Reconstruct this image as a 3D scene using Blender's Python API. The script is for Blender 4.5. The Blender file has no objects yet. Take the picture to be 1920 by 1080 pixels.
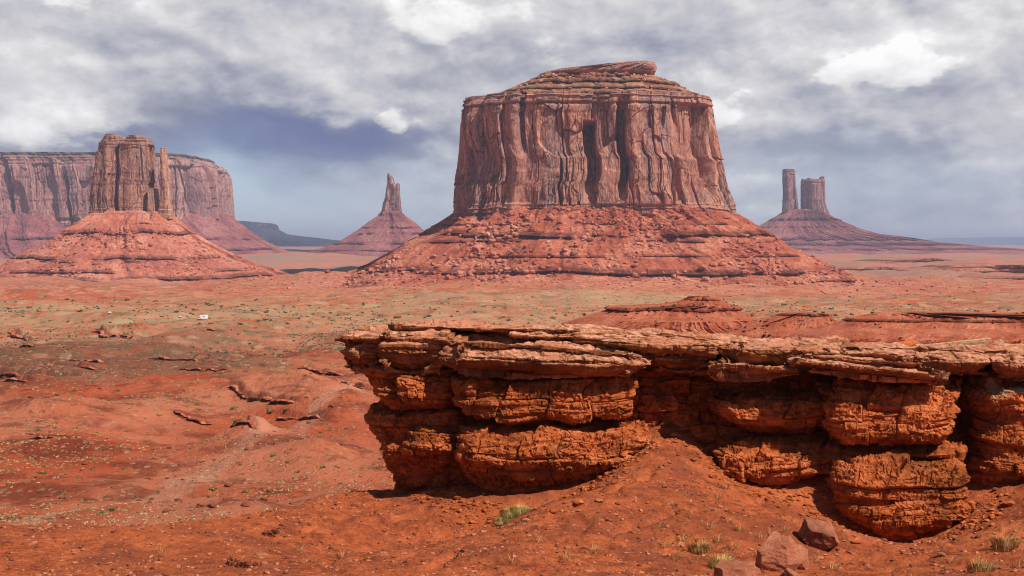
import bpy, math, random
import numpy as np
random.seed(5)
RS = np.random.RandomState(11)
R = math.radians
scn = bpy.context.scene
COL = scn.collection

# ------------------------------------------------------------------ camera, sky, sun, exposure
F, CX, HY = 2318.0, 960.0, 455.0          # focal length, centre column and horizon row of a 1920 px wide frame; the eye is the origin
cam_d = bpy.data.cameras.new('camera'); cam = bpy.data.objects.new('camera', cam_d); COL.objects.link(cam)
cam_d.sensor_width = 36.0; cam_d.lens = 36.0 * F / 1920.0
cam_d.shift_y = -(540.0 - HY) / 1920.0
cam_d.clip_start = 0.5; cam_d.clip_end = 200000.0
cam.location = (0, 0, 0); cam.rotation_euler = (R(90), 0, 0)
scn.camera = cam
SUN_AZ, SUN_EL = R(126), R(50)
TO_SUN = np.array([math.sin(SUN_AZ)*math.cos(SUN_EL), math.cos(SUN_AZ)*math.cos(SUN_EL), math.sin(SUN_EL)])
sl = bpy.data.lights.new('sun', 'SUN'); so = bpy.data.objects.new('sun', sl); COL.objects.link(so)
sl.energy = 5.0; sl.angle = R(0.5); sl.color = (1.0, 0.93, 0.82)
so.rotation_euler = (R(90) - SUN_EL, 0, math.pi - SUN_AZ)
scn.view_settings.view_transform = 'Standard'; scn.view_settings.look = 'None'
scn.view_settings.exposure = 0.15; scn.view_settings.gamma = 1.0
cy = scn.cycles
cy.max_bounces = 5; cy.diffuse_bounces = 2; cy.glossy_bounces = 1; cy.transmission_bounces = 1; cy.volume_bounces = 0
cy.transparent_max_bounces = 8; cy.filter_width = 1.1; cy.use_denoising = True; cy.caustics_reflective = False; cy.caustics_refractive = False


class G:
    """small writer for node trees"""
    def __init__(s, nt): s.nt = nt; s.nt.nodes.clear()
    def n(s, t, **kw):
        x = s.nt.nodes.new(t)
        for k, v in kw.items(): setattr(x, k, v)
        return x
    def put(s, inp, v):
        if isinstance(v, bpy.types.NodeSocket): s.nt.links.new(v, inp)
        else: inp.default_value = v
    def m(s, op, a, b=0.0, c=0.0, clamp=False):
        x = s.n('ShaderNodeMath', operation=op, use_clamp=clamp)
        s.put(x.inputs[0], a); s.put(x.inputs[1], b); s.put(x.inputs[2], c)
        return x.outputs[0]
    def mix(s, f, a, b, mode='MIX'):
        x = s.n('ShaderNodeMix', data_type='RGBA', blend_type=mode)
        s.put(x.inputs[0], f)
        for i, v in ((6, a), (7, b)):
            if isinstance(v, (tuple, list)) and len(v) == 3: v = (*v, 1.0)
            s.put(x.inputs[i], v)
        return x.outputs[2]
    def noise(s, vec, scale, detail=5.0, rough=0.55, dist=0.0, lac=2.0):
        x = s.n('ShaderNodeTexNoise'); s.put(x.inputs['Vector'], vec)
        x.inputs['Scale'].default_value = scale; x.inputs['Detail'].default_value = detail
        x.inputs['Roughness'].default_value = rough; x.inputs['Distortion'].default_value = dist; x.inputs['Lacunarity'].default_value = lac
        return x.outputs[0]
    def vor(s, vec, scale, feature='F1', rnd=1.0):
        x = s.n('ShaderNodeTexVoronoi', feature=feature); s.put(x.inputs['Vector'], vec)
        x.inputs['Scale'].default_value = scale; x.inputs['Randomness'].default_value = rnd
        return x
    def scale(s, vec, sc):
        x = s.n('ShaderNodeVectorMath', operation='MULTIPLY'); s.put(x.inputs[0], vec); x.inputs[1].default_value = sc
        return x.outputs[0]
    def ss(s, v, a, b, lo=0.0, hi=1.0):
        x = s.n('ShaderNodeMapRange', interpolation_type='SMOOTHSTEP'); s.put(x.inputs[0], v)
        x.inputs[1].default_value = a; x.inputs[2].default_value = b; x.inputs[3].default_value = lo; x.inputs[4].default_value = hi
        return x.outputs[0]
    def ramp(s, v, stops):
        x = s.n('ShaderNodeValToRGB'); s.put(x.inputs[0], v)
        e = x.color_ramp.elements
        while len(e) < len(stops): e.new(0.5)
        for k, (p, c) in enumerate(stops): e[k].position = p; e[k].color = (*c, 1.0)
        return x.outputs[0]
    def attr(s, name):
        return s.n('ShaderNodeAttribute', attribute_name=name).outputs['Fac']


def lin(r, g, b):
    f = lambda c: (c/255/12.92) if c <= 10 else ((c/255+.055)/1.055)**2.4
    return (f(r), f(g), f(b))


def build_sky():
    w = bpy.data.worlds.new('World'); scn.world = w; w.use_nodes = True
    g = G(w.node_tree)
    sky = g.n('ShaderNodeTexSky', sky_type='NISHITA'); sky.sun_disc = False
    sky.sun_elevation = SUN_EL; sky.sun_rotation = SUN_AZ; sky.altitude = 1600; sky.dust_density = 1.2; sky.ozone_density = 1.5
    d = g.n('ShaderNodeTexCoord').outputs['Generated']
    sp = g.n('ShaderNodeSeparateXYZ'); g.put(sp.inputs[0], d)
    x, y, z = sp.outputs
    az = g.m('ARCTAN2', x, y); el = g.m('ARCSINE', z)
    cb = g.n('ShaderNodeCombineXYZ')
    # cloud layers lie on a slanted deck: they squash towards the horizon
    den = g.m('ADD', g.m('ABSOLUTE', z), 0.16)
    g.put(cb.inputs[0], g.m('DIVIDE', x, den)); g.put(cb.inputs[1], g.m('DIVIDE', y, den)); g.put(cb.inputs[2], g.m('MULTIPLY', z, 5.0))
    deck = cb.outputs[0]
    wn = g.n('ShaderNodeTexNoise'); g.put(wn.inputs['Vector'], g.scale(d, (7, 7, 15))); wn.inputs['Scale'].default_value = 1.0; wn.inputs['Detail'].default_value = 6; wn.inputs['Roughness'].default_value = .6
    wsp = g.n('ShaderNodeSeparateColor'); g.put(wsp.inputs[0], wn.outputs['Color'])
    wa = g.m('MULTIPLY_ADD', g.m('SUBTRACT', wsp.outputs[0], .5), .13, az)
    we = g.m('MULTIPLY_ADD', g.m('SUBTRACT', wsp.outputs[1], .5), .095, el)
    def blob(px, py, sx, sy, amp):
        u0 = math.atan((px-CX)/F); v0 = math.atan((HY-py)/F*math.cos(u0)); su = sx/F; sv = sy/F
        a = g.m('MULTIPLY', g.m('SUBTRACT', wa, u0), 1/su); b = g.m('MULTIPLY', g.m('SUBTRACT', we, v0), 1/sv)
        q = g.m('ADD', g.m('MULTIPLY', a, a), g.m('MULTIPLY', b, b))
        return g.m('MULTIPLY', g.m('EXPONENT', g.m('MULTIPLY', q, -1.0)), amp)
    def total(items):
        t = None
        for it in items:
            q = blob(*it); t = q if t is None else g.m('ADD', t, q)
        return t
    n_big = g.noise(deck, 1.3, 8, .56, .2)
    def density(off):
        o = g.n('ShaderNodeVectorMath', operation='ADD'); g.put(o.inputs[0], d); o.inputs[1].default_value = off
        q = g.scale(o.outputs[0], (1, 1, 1.75))
        wv = g.n('ShaderNodeTexNoise'); g.put(wv.inputs['Vector'], q); wv.inputs['Scale'].default_value = 11; wv.inputs['Detail'].default_value = 5; wv.inputs['Roughness'].default_value = .60
        w2 = g.n('ShaderNodeVectorMath', operation='MULTIPLY_ADD'); g.put(w2.inputs[0], wv.outputs['Color']); w2.inputs[1].default_value = (.10, .10, .10); g.put(w2.inputs[2], q)
        vo = g.n('ShaderNodeTexVoronoi', feature='F1'); g.put(vo.inputs['Vector'], w2.outputs[0]); vo.inputs['Scale'].default_value = 6.5; vo.inputs['Detail'].default_value = 2.0; vo.inputs['Roughness'].default_value = .45
        n = g.noise(q, 4.6, 10, .60, .1)
        return g.m('ADD', g.m('MULTIPLY', n, .75), g.m('MULTIPLY', g.m('SUBTRACT', 1.0, vo.outputs['Distance']), .34))
    den0 = density((0, 0, 0)); den1 = density((.007, -.002, .0085))
    relief = g.m('SUBTRACT', den0, den1)
    n_puff = g.m('ADD', g.m('MULTIPLY', g.m('SUBTRACT', den0, .60), .9), .5)
    # thickness: bright (1) to dark (0) cloud
    bright = total([(60, 120, 280, 130, .20), (30, 225, 80, 45, .34), (140, 235, 80, 38, .34), (640, 185, 150, 55, .30), (760, 140, 130, 40, .12), (700, 45, 330, 60, .05),
                    (1480, 95, 170, 60, .28), (1820, 70, 130, 90, .20), (1640, 225, 200, 60, .26), (1420, 400, 140, 18, .34), (1420, 358, 100, 14, .26), (1700, 425, 260, 16, .22), (800, 300, 120, 60, .24), (560, 430, 160, 18, .16),
                    (1300, 190, 200, 40, .12), (720, 420, 200, 60, .10), (1880, 410, 160, 25, .12)])
    dark = total([(590, 255, 250, 62, .46), (430, 215, 150, 55, .14), (150, 272, 220, 22, .26), (820, 175, 70, 34, .14), (560, 350, 75, 34, .34), (640, 385, 60, 16, .30), (1150, 95, 260, 28, .16), (1760, 170, 90, 60, .14),
                  (1450, 160, 160, 30, .08), (330, 45, 170, 45, .10), (1560, 300, 330, 30, .16), (1600, 385, 300, 35, .08), (950, 20, 200, 30, .05)])
    b = g.m('ADD', g.m('ADD', .60, g.ss(el, .11, .19, 0, .09)), g.m('SUBTRACT', bright, dark))
    b = g.m('ADD', b, g.m('MULTIPLY', g.m('SUBTRACT', n_big, .5), .42))
    b = g.m('ADD', b, g.m('MULTIPLY', g.m('SUBTRACT', n_puff, .5), .50))
    edge = g.m('SUBTRACT', g.ss(den0, .53, .585), .5)
    b = g.m('ADD', b, g.m('MULTIPLY', edge, g.m('MULTIPLY_ADD', g.m('ADD', bright, g.m('MULTIPLY', dark, .1)), .62, .12)))
    b = g.m('ADD', b, g.m('MULTIPLY', relief, 1.9))
    cloud = g.ramp(b, [(0.0, lin(126, 130, 148)), (.27, lin(150, 153, 168)), (.43, lin(176, 177, 187)), (.60, lin(202, 201, 204)), (.80, lin(230, 229, 229)), (1.0, lin(250, 250, 249))])
    storm = g.m('MULTIPLY', g.ss(dark, .12, .46), g.ss(b, .55, .28))
    cloud = g.mix(g.m('MULTIPLY', storm, .9), cloud, lin(92, 103, 148))
    blue = total([(620, 400, 260, 90, .95), (420, 350, 110, 90, .6), (1650, 350, 420, 60, .40), (1000, 445, 1400, 30, .6)])
    gap = g.m('MULTIPLY', blue, g.ss(g.m('ADD', n_puff, g.m('MULTIPLY', n_big, .4)), .88, .58), clamp=True)
    skyc = g.mix(1.0, sky.outputs[0], (.085, .085, .085), 'MULTIPLY')
    skyc = g.mix(.6, skyc, lin(182, 200, 224))
    front = g.mix(gap, cloud, skyc)
    # away from the storm side (behind the camera and overhead) the deck breaks up into blue sky with white cumulus
    away = g.m('MAXIMUM', g.ss(el, .30, .70), g.ss(g.m('ABSOLUTE', az), .75, 1.4))
    cum = g.ss(n_big, .54, .70)
    broken = g.mix(g.m('MULTIPLY', cum, .6), g.mix(1.0, sky.outputs[0], (.06, .06, .06), 'MULTIPLY'), (.5, .51, .54))
    col = g.mix(away, front, broken)
    bg = g.n('ShaderNodeBackground'); g.put(bg.inputs[0], g.mix(1.0, col, (10, 10, 10), 'MULTIPLY')); bg.inputs[1].default_value = .1
    out = g.n('ShaderNodeOutputWorld'); g.nt.links.new(bg.outputs[0], out.inputs[0])
    w.cycles.sampling_method = 'MANUAL'; w.cycles.sample_map_resolution = 512


build_sky()

# ------------------------------------------------------------------ numbers: noise
_A = np.arange(256) / 256.0 * 2*np.pi
_GC, _GS = np.cos(_A), np.sin(_A)


def _hash(ix, iy, iz, seed):
    with np.errstate(over='ignore'):
        h = ix.astype(np.uint32)*np.uint32(374761393) + iy.astype(np.uint32)*np.uint32(668265263) + iz.astype(np.uint32)*np.uint32(2246822519) + np.uint32((seed*974711+12345) & 0xffffffff)
        h ^= h >> np.uint32(13); h *= np.uint32(1274126177); h ^= h >> np.uint32(16); h *= np.uint32(2654435761); h ^= h >> np.uint32(15)
    return h


def _i(a): return a.astype(np.int64)


def perlin(x, y, seed=0):
    x, y = np.broadcast_arrays(np.asarray(x, float), np.asarray(y, float))
    fx, fy = np.floor(x), np.floor(y); ix, iy = _i(fx), _i(fy); fx = x-fx; fy = y-fy
    z = np.zeros_like(ix)
    u = fx*fx*fx*(fx*(fx*6-15)+10); v = fy*fy*fy*(fy*(fy*6-15)+10)
    def gr(dx, dy):
        k = _hash(ix+dx, iy+dy, z, seed) & np.uint32(255)
        return _GC[k]*(fx-dx) + _GS[k]*(fy-dy)
    a = gr(0, 0); b = gr(1, 0); c = gr(0, 1); d = gr(1, 1)
    a = a+(b-a)*u; c = c+(d-c)*u
    return (a+(c-a)*v)*1.4


def vnoise3(x, y, z, seed=0):
    fx, fy, fz = np.floor(x), np.floor(y), np.floor(z); ix, iy, iz = _i(fx), _i(fy), _i(fz)
    fx = x-fx; fy = y-fy; fz = z-fz
    u = fx*fx*(3-2*fx); v = fy*fy*(3-2*fy); w = fz*fz*(3-2*fz)
    h = lambda a, b, c: _hash(ix+a, iy+b, iz+c, seed).astype(np.float64)*(2/4294967295.0)-1
    def pl(c):
        p = h(0, 0, c); q = h(0, 1, c)
        p = p+(h(1, 0, c)-p)*u; q = q+(h(1, 1, c)-q)*u
        return p+(q-p)*v
    a = pl(0); b = pl(1)
    return a+(b-a)*w


def fbm(x, y, o=4, seed=0, gain=.5):
    t = 0; a = 1.0; f = 1.0; s = 0
    for k in range(o):
        t = t+a*perlin(x*f+k*17.3, y*f-k*9.7, seed+k); s += a; a *= gain; f *= 2.03
    return t/s*1.4


def fbm3(x, y, z, o=4, seed=0, gain=.5):
    t = 0; a = 1.0; f = 1.0; s = 0
    for k in range(o):
        t = t+a*vnoise3(x*f+k*7.3, y*f-k*9.7, z*f+k*3.1, seed+k); s += a; a *= gain; f *= 2.03
    return t/s*1.3


def worley(x, y, seed=0, jit=.85):
    fx, fy = np.floor(x), np.floor(y); ix, iy = _i(fx), _i(fy); z = np.zeros_like(ix)
    f1 = np.full(x.shape, 9.0); f2 = np.full(x.shape, 9.0); idv = np.zeros(x.shape)
    for dx in (-1, 0, 1):
        for dy in (-1, 0, 1):
            h = _hash(ix+dx, iy+dy, z, seed)
            px = (h & np.uint32(1023)).astype(float)/1023; py = ((h >> np.uint32(10)) & np.uint32(1023)).astype(float)/1023; hv = (h >> np.uint32(20)).astype(float)/4095
            d = np.hypot(ix+dx+.5+(px-.5)*jit-x, iy+dy+.5+(py-.5)*jit-y)
            m = d < f1
            f2 = np.where(m, f1, np.minimum(f2, d)); idv = np.where(m, hv, idv); f1 = np.where(m, d, f1)
    return f1, f2, idv


def courses(h, z, bh, bw, seed):
    """beds broken by upright joints: each block stands a little forward or back"""
    a = z/bh; k = np.floor(a); fz = a-k
    hk = _hash(_i(k), _i(k*0), _i(k*0), seed).astype(float)/4294967295.0
    b = h/bw*(.6+.8*hk)+hk*37; c = np.floor(b); fh = b-c
    v = _hash(_i(k), _i(c), _i(k*0), seed+1).astype(float)/4294967295.0-.5
    e = np.minimum(np.minimum(fz, 1-fz)*bh, np.minimum(fh, 1-fh)*bw)
    return v+.6*(hk-.5), e


def sst(a, b, x):
    t = np.clip((np.asarray(x, float)-a)/(b-a), 0, 1); return t*t*(3-2*t)


def gau(x, c, w): return np.exp(-((x-c)/w)**2)


# ------------------------------------------------------------------ objects: linking, naming, describing
def tag(o, label=None, cat=None, group=None, kind=None):
    if label: o['label'] = label
    if cat: o['category'] = cat
    if group: o['group'] = group
    if kind: o['kind'] = kind
    return o


def empty(name, loc, label, cat, group=None):
    o = bpy.data.objects.new(name, None); COL.objects.link(o); o.location = [float(v) for v in loc]; o.empty_display_size = .5
    return tag(o, label, cat, group)


def mesh_from(name, V, faces, mat, attrs=None, smooth=True, loc=None):
    """V n x 3 world points, faces m x k"""
    V = np.asarray(V, float); faces = np.asarray(faces, np.int32)
    me = bpy.data.meshes.new(name)
    if loc is not None: V = V-np.asarray(loc)
    k = faces.shape[1]
    me.vertices.add(len(V)); me.vertices.foreach_set('co', V.astype(np.float32).ravel())
    me.loops.add(faces.size); me.loops.foreach_set('vertex_index', faces.ravel())
    me.polygons.add(len(faces)); me.polygons.foreach_set('loop_start', np.arange(0, faces.size, k, dtype=np.int32))
    me.polygons.foreach_set('use_smooth', np.full(len(faces), smooth))
    for an, av in (attrs or {}).items():
        at = me.attributes.new(an, 'FLOAT', 'POINT'); at.data.foreach_set('value', np.asarray(av, np.float32).ravel())
    me.update(calc_edges=True)
    if mat: me.materials.append(mat)
    return me


def link(name, me, parent=None, loc=None):
    o = bpy.data.objects.new(name, me); COL.objects.link(o)
    if loc is not None: o.location = [float(v) for v in loc]
    if parent is not None:
        o.parent = parent
    return o


def grid_faces(nl, nt, wrap=True):
    i = np.arange(nl-1)[:, None]; j = np.arange(nt if wrap else nt-1)[None, :]
    a = i*nt+j; b = i*nt+(j+1) % nt
    return np.stack([a, b, b+nt, a+nt], -1).reshape(-1, 4)


def part(name, P, mat, parent, attrs=None, smooth=True, wrap=True):
    """a grid of world points becomes one child mesh, stored relative to its thing's base"""
    nl, nt = P.shape[:2]
    base = np.array(parent.location) if parent is not None else None
    me = mesh_from(name, P.reshape(-1, 3), grid_faces(nl, nt, wrap), mat, attrs, smooth, base)
    return link(name, me, parent)


def normals(P, wrap=True):
    if wrap: du = np.roll(P, -1, 1)-np.roll(P, 1, 1)
    else: du = np.gradient(P, axis=1)
    dv = np.gradient(P, axis=0)
    N = np.cross(du, dv); N /= np.maximum(np.linalg.norm(N, axis=2, keepdims=True), 1e-9)
    return N


def ring(n, a, b, nt, front=4.0):
    """unit superellipse, points spread evenly by length and denser on the side that faces -y"""
    t = np.linspace(0, 2*np.pi, 6001)
    c, s = np.cos(t), np.sin(t)
    ux = np.sign(c)*np.abs(c)**(2/n); uy = np.sign(s)*np.abs(s)**(2/n)
    dl = np.hypot(np.diff(ux)*a, np.diff(uy)*b)
    w = np.where((uy[1:]+uy[:-1])/2 < .12, front, 1.0)
    cw = np.concatenate([[0], np.cumsum(dl*w)]); cl = np.concatenate([[0], np.cumsum(dl)])
    q = np.linspace(0, cw[-1], nt, endpoint=False)
    return np.interp(q, cw, ux), np.interp(q, cw, uy), np.interp(q, cw, cl)


def loft(tab, D, b, n=3.0, nt=600, nl=200, front=4.0, smooth=0, caps=(True, True), frontD=False, zat=.4, xat=.5):
    """tab rows (py, left px, right px[, depth of the front, half depth]) from top to bottom; returns the grid and its coordinates"""
    T = np.array([list(r)+[D, b][len(r)-3:] if len(r) < 5 else list(r) for r in tab], float)
    seg = np.abs(np.diff(T[:, 0]))+.35*np.hypot(np.diff(T[:, 1]), np.diff(T[:, 2]))+.01
    cs = np.concatenate([[0], np.cumsum(seg)]); q = np.linspace(0, cs[-1], nl)
    A = np.stack([np.interp(q, cs, T[:, k]) for k in range(5)], 1)
    if smooth:
        k = np.exp(-np.linspace(-2, 2, 2*smooth+1)**2); k /= k.sum()
        pad = np.concatenate([np.repeat(A[:1], smooth, 0), A, np.repeat(A[-1:], smooth, 0)])
        A = np.stack([np.convolve(pad[:, c], k, 'valid') for c in range(5)], 1)
    py, L, Rr, Df, bb = A.T
    if not frontD: Df = Df-bb
    Dz = Df+zat*bb; Dx = Df+xat*bb
    z = (HY-py)/F*Dz; xl = (L-CX)/F*Dx; xr = (Rr-CX)/F*Dx
    ux, uy, s = ring(n, np.mean(xr-xl)/2, np.mean(bb), nt, front)
    a = (xr-xl)/2; xc = (xr+xl)/2; yc = Df+bb
    X = xc[:, None]+a[:, None]*ux; Y = yc[:, None]+bb[:, None]*uy; Z = np.repeat(z[:, None], nt, 1)
    P = np.stack([X, Y, Z], -1)
    LAST['LR'] = (L, Rr)
    return P, s, py, z


LAST = {}


def fit(P, k=9):
    """after carving, each course is widened or narrowed in x until it is as wide as it was planned"""
    L, Rr = LAST['LR']; q = CX+F*P[..., 0]/P[..., 1]
    def sm(a):
        w = np.hanning(2*k+3)[1:-1]; w /= w.sum(); return np.convolve(np.pad(a, k, 'edge'), w, 'valid')
    lo, hi = sm(q.min(1)), sm(q.max(1)); L, Rr = sm(L), sm(Rr)
    D0 = P[..., 1].mean(1); kx = (Rr-L)/(hi-lo)
    P[..., 0] = (P[..., 0]-((lo+hi)/2-CX)[:, None]/F*D0[:, None])*kx[:, None]+((L+Rr)/2-CX)[:, None]/F*D0[:, None]
    return P


def close(P, top=True, bottom=True, k=(.9, .7, .4, .0), dome=0.0):
    c = lambda r: r.mean(0, keepdims=True)
    rows = [P]
    if top:
        r = P[0]; rows = [np.stack([c(r)+(r-c(r))*f+np.array([0, 0, dome*(1-f*f)]) for f in k[::-1]])] + rows
    if bottom:
        r = P[-1]; rows = rows+[np.stack([c(r)+(r-c(r))*f for f in k])]
    return np.concatenate(rows, 0)


def padattr(a, top, bottom, k=4):
    r = [a]
    if top: r = [np.repeat(a[:1], k, 0)]+r
    if bottom: r = r+[np.repeat(a[-1:], k, 0)]
    return np.concatenate(r, 0)


def outward(P, flat=True):
    N = normals(P)
    if flat:
        N[..., 2] = 0; N /= np.maximum(np.linalg.norm(N, axis=2, keepdims=True), 1e-9)
    c = P.mean(1, keepdims=True)
    if np.mean(np.sum((P-c)[..., :2]*N[..., :2], -1)) < 0: N = -N
    return N


# ------------------------------------------------------------------ materials
def new_mat(name):
    m = bpy.data.materials.new(name); m.use_nodes = True
    return m, G(m.node_tree)


def finish(g, col, rough=.95, bump=None, bstr=.5, bdist=1.0, spec=.12):
    p = g.n('ShaderNodeBsdfPrincipled'); g.put(p.inputs['Base Color'], col if isinstance(col, bpy.types.NodeSocket) else (*col, 1))
    p.inputs['Roughness'].default_value = rough; p.inputs['Specular IOR Level'].default_value = spec
    if bump is not None:
        bn = g.n('ShaderNodeBump'); bn.inputs['Strength'].default_value = bstr; bn.inputs['Distance'].default_value = bdist
        g.put(bn.inputs['Height'], bump); g.nt.links.new(bn.outputs[0], p.inputs['Normal'])
    o = g.n('ShaderNodeOutputMaterial'); g.nt.links.new(p.outputs[0], o.inputs[0])


def pos(g): return g.n('ShaderNodeNewGeometry').outputs['Position']


def mat_cliff(name, pale, mid, dark, varnish, k=1.0, vamt=.6):
    """streaked desert sandstone: k metres sets how wide its streaks are"""
    m, g = new_mat(name); p = pos(g)
    st = g.noise(g.scale(p, (1/9/k, 1/9/k, 1/190/k)), 1, 7, .62, .1)
    bl = g.noise(g.scale(p, (1/42/k, 1/42/k, 1/80/k)), 1, 5, .58, .25)
    bd = g.noise(g.scale(p, (1/300/k, 1/300/k, 1/5/k)), 1, 4, .6)
    fi = g.noise(g.scale(p, (1/3/k, 1/3/k, 1/7/k)), 1, 5, .65)
    c = g.ramp(g.m('ADD', g.m('MULTIPLY', st, .45), g.m('MULTIPLY', bl, .55)), [(.34, dark), (.45, mid), (.56, pale)])
    v = g.m('MULTIPLY', g.ss(g.m('ADD', g.m('MULTIPLY', g.noise(g.scale(p, (1/20/k, 1/20/k, 1/240/k)), 1, 6, .58, .12), .6), g.m('MULTIPLY', bl, .4)), .485, .56), vamt)
    c = g.mix(v, c, varnish)
    c = g.mix(g.m('MULTIPLY', g.ss(bd, .52, .66), .35), c, dark)
    c = g.mix(g.ss(fi, .35, .7, 0, .30), c, g.mix(.5, pale, (1, .85, .7)))
    for sc, wd, am in (((1/16, 1/16, 1/75), .022, .75), ((1/7, 1/7, 1/22), .03, .6)):
        wq = g.n('ShaderNodeTexNoise'); g.put(wq.inputs['Vector'], g.scale(p, (1/30/k, 1/30/k, 1/30/k))); wq.inputs['Scale'].default_value = 1; wq.inputs['Detail'].default_value = 4
        ad = g.n('ShaderNodeVectorMath', operation='MULTIPLY_ADD'); g.put(ad.inputs[0], wq.outputs['Color']); ad.inputs[1].default_value = (.3, .3, .3); g.put(ad.inputs[2], g.scale(p, tuple(q/k for q in sc)))
        ed = g.vor(ad.outputs[0], 1.0, 'DISTANCE_TO_EDGE')
        c = g.mix(g.m('MULTIPLY', g.m('MULTIPLY', g.ss(ed.outputs['Distance'], wd*1.6, wd*.3), am), g.ss(bl, .38, .55)), c, tuple(.4*q for q in dark))
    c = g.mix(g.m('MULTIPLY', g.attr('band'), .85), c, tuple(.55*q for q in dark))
    finish(g, c, .95, g.m('ADD', g.m('MULTIPLY', fi, .9), g.m('MULTIPLY', st, .35)), .7, 1.5*k)
    return m


def mat_talus(name, red, pale, dark, veg, k=1.0):
    m, g = new_mat(name); p = pos(g)
    a = g.noise(g.scale(p, (1/60/k, 1/60/k, 1/60/k)), 1, 6, .6, .4)
    b = g.noise(g.scale(p, (1/7/k, 1/7/k, 1/7/k)), 1, 6, .66)
    bd = g.noise(g.scale(p, (1/260/k, 1/260/k, 1/7/k)), 1, 4, .6)
    c = g.ramp(g.m('ADD', g.m('MULTIPLY', a, .5), g.m('MULTIPLY', b, .5)), [(.34, dark), (.48, red), (.64, pale)])
    c = g.mix(g.ss(bd, .54, .68, 0, .3), c, dark)
    vo = g.vor(p, 1/5.5/k)
    sp = g.m('MULTIPLY', g.ss(vo.outputs['Distance'], .42, .22), g.ss(a, .45, .6))
    c = g.mix(g.m('MULTIPLY', sp, .5), c, g.mix(.4, pale, (.75, .5, .4)))
    c = g.mix(g.m('MULTIPLY', g.attr('veg'), g.ss(b, .40, .6)), c, veg)
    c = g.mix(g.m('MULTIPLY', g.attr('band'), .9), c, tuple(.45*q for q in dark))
    finish(g, c, .97, g.m('ADD', b, g.m('MULTIPLY', vo.outputs['Distance'], -.35)), .9, 2.2*k)
    return m


M = {}
M['cliff'] = mat_cliff('sandstone_cliff', (.53, .235, .155), (.335, .115, .078), (.13, .040, .034), (.17, .090, .100), 1.0, .75)
M['cap'] = mat_talus('ledgy_cap_rock', (.27, .11, .06), (.46, .25, .145), (.10, .036, .025), (.30, .20, .11), .7)
M['talus'] = mat_talus('red_scree', (.37, .092, .049), (.53, .20, .122), (.165, .038, .027), (.42, .30, .19))
M['talus_pink'] = mat_talus('pink_scree', (.43, .130, .081), (.61, .28, .188), (.22, .057, .042), (.42, .30, .19))
M['mitten'] = mat_cliff('brown_sandstone', (.45, .19, .128), (.225, .078, .058), (.10, .034, .030), (.19, .11, .095), .8, .6)
M['pale_pillar'] = mat_cliff('lit_tone_sandstone', (.60, .31, .21), (.44, .19, .125), (.18, .065, .05), (.25, .14, .12), .6, .3)  # lighter copy of the butte rock; the thumb's lit look is in the colour
M['far_cliff'] = mat_cliff('far_sandstone', (.47, .225, .19), (.26, .095, .092), (.10, .036, .042), (.17, .085, .105), 2.0, .5)  # purpled and darkened: distant haze and cloud shade put into the rock colour
M['far_talus'] = mat_talus('far_scree', (.26, .080, .076), (.37, .15, .125), (.115, .036, .042), (.26, .19, .15), 2.0)  # scree tone also carries the violet of the air and cloud shade
M['shade_blue_rock'] = mat_talus('shaded_far_rock', (.030, .032, .065), (.04, .042, .075), (.025, .026, .05), (.035, .04, .06), 4.0)  # cloud shade painted in as a dark blue base colour


def mat_rock(name, lo, mid, hi, spec=None, top_tint=None):
    m, g = new_mat(name); p = pos(g)
    a = g.noise(p, .45, 6, .62, .3); b = g.noise(p, 3.4, 7, .68); c2 = g.noise(g.scale(p, (.5, .5, 5)), 1, 5, .6, .4); f = g.noise(p, 17, 4, .7)
    c = g.ramp(g.m('ADD', g.m('MULTIPLY', a, .35), g.m('ADD', g.m('MULTIPLY', b, .35), g.m('MULTIPLY', c2, .3))), [(.36, lo), (.5, mid), (.63, hi)])
    c = g.mix(g.ss(f, .4, .70, 0, .5), c, lo)
    st = g.noise(g.scale(p, (.55, .55, .30)), 1, 5, .6, .3)
    c = g.mix(g.ss(st, .48, .62, 0, .5), c, tuple(.55*q for q in lo[:1])+tuple(.75*q for q in lo[1:]))
    if spec: c = g.mix(g.m('MULTIPLY', g.ss(g.m('ADD', g.attr('lime'), g.m('SUBTRACT', b, .5)), .35, .75), .8), c, spec)
    if top_tint: c = g.mix(g.m('MULTIPLY', g.attr('top_tint'), g.ss(g.m('ADD', g.m('MULTIPLY', b, .6), g.m('MULTIPLY', a, .4)), .38, .56, .2, .95)), c, g.mix(g.ss(a, .4, .6), top_tint, (.52, .20, .115)))  # second colour mixed in where faces turn upward
    finish(g, c, .93, g.m('ADD', g.m('MULTIPLY', b, .9), g.m('MULTIPLY', f, .35)), .75, .09, .1)
    return m


M['mud'] = mat_rock('crumbly_orange_mudstone', (.17, .043, .013), (.50, .125, .034), (.72, .235, .095), (.50, .36, .22))
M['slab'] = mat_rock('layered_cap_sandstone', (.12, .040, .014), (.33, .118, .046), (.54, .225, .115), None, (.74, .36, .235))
M['stone'] = mat_rock('fallen_purple_boulder', (.17, .056, .032), (.40, .135, .072), (.56, .225, .13))


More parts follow.
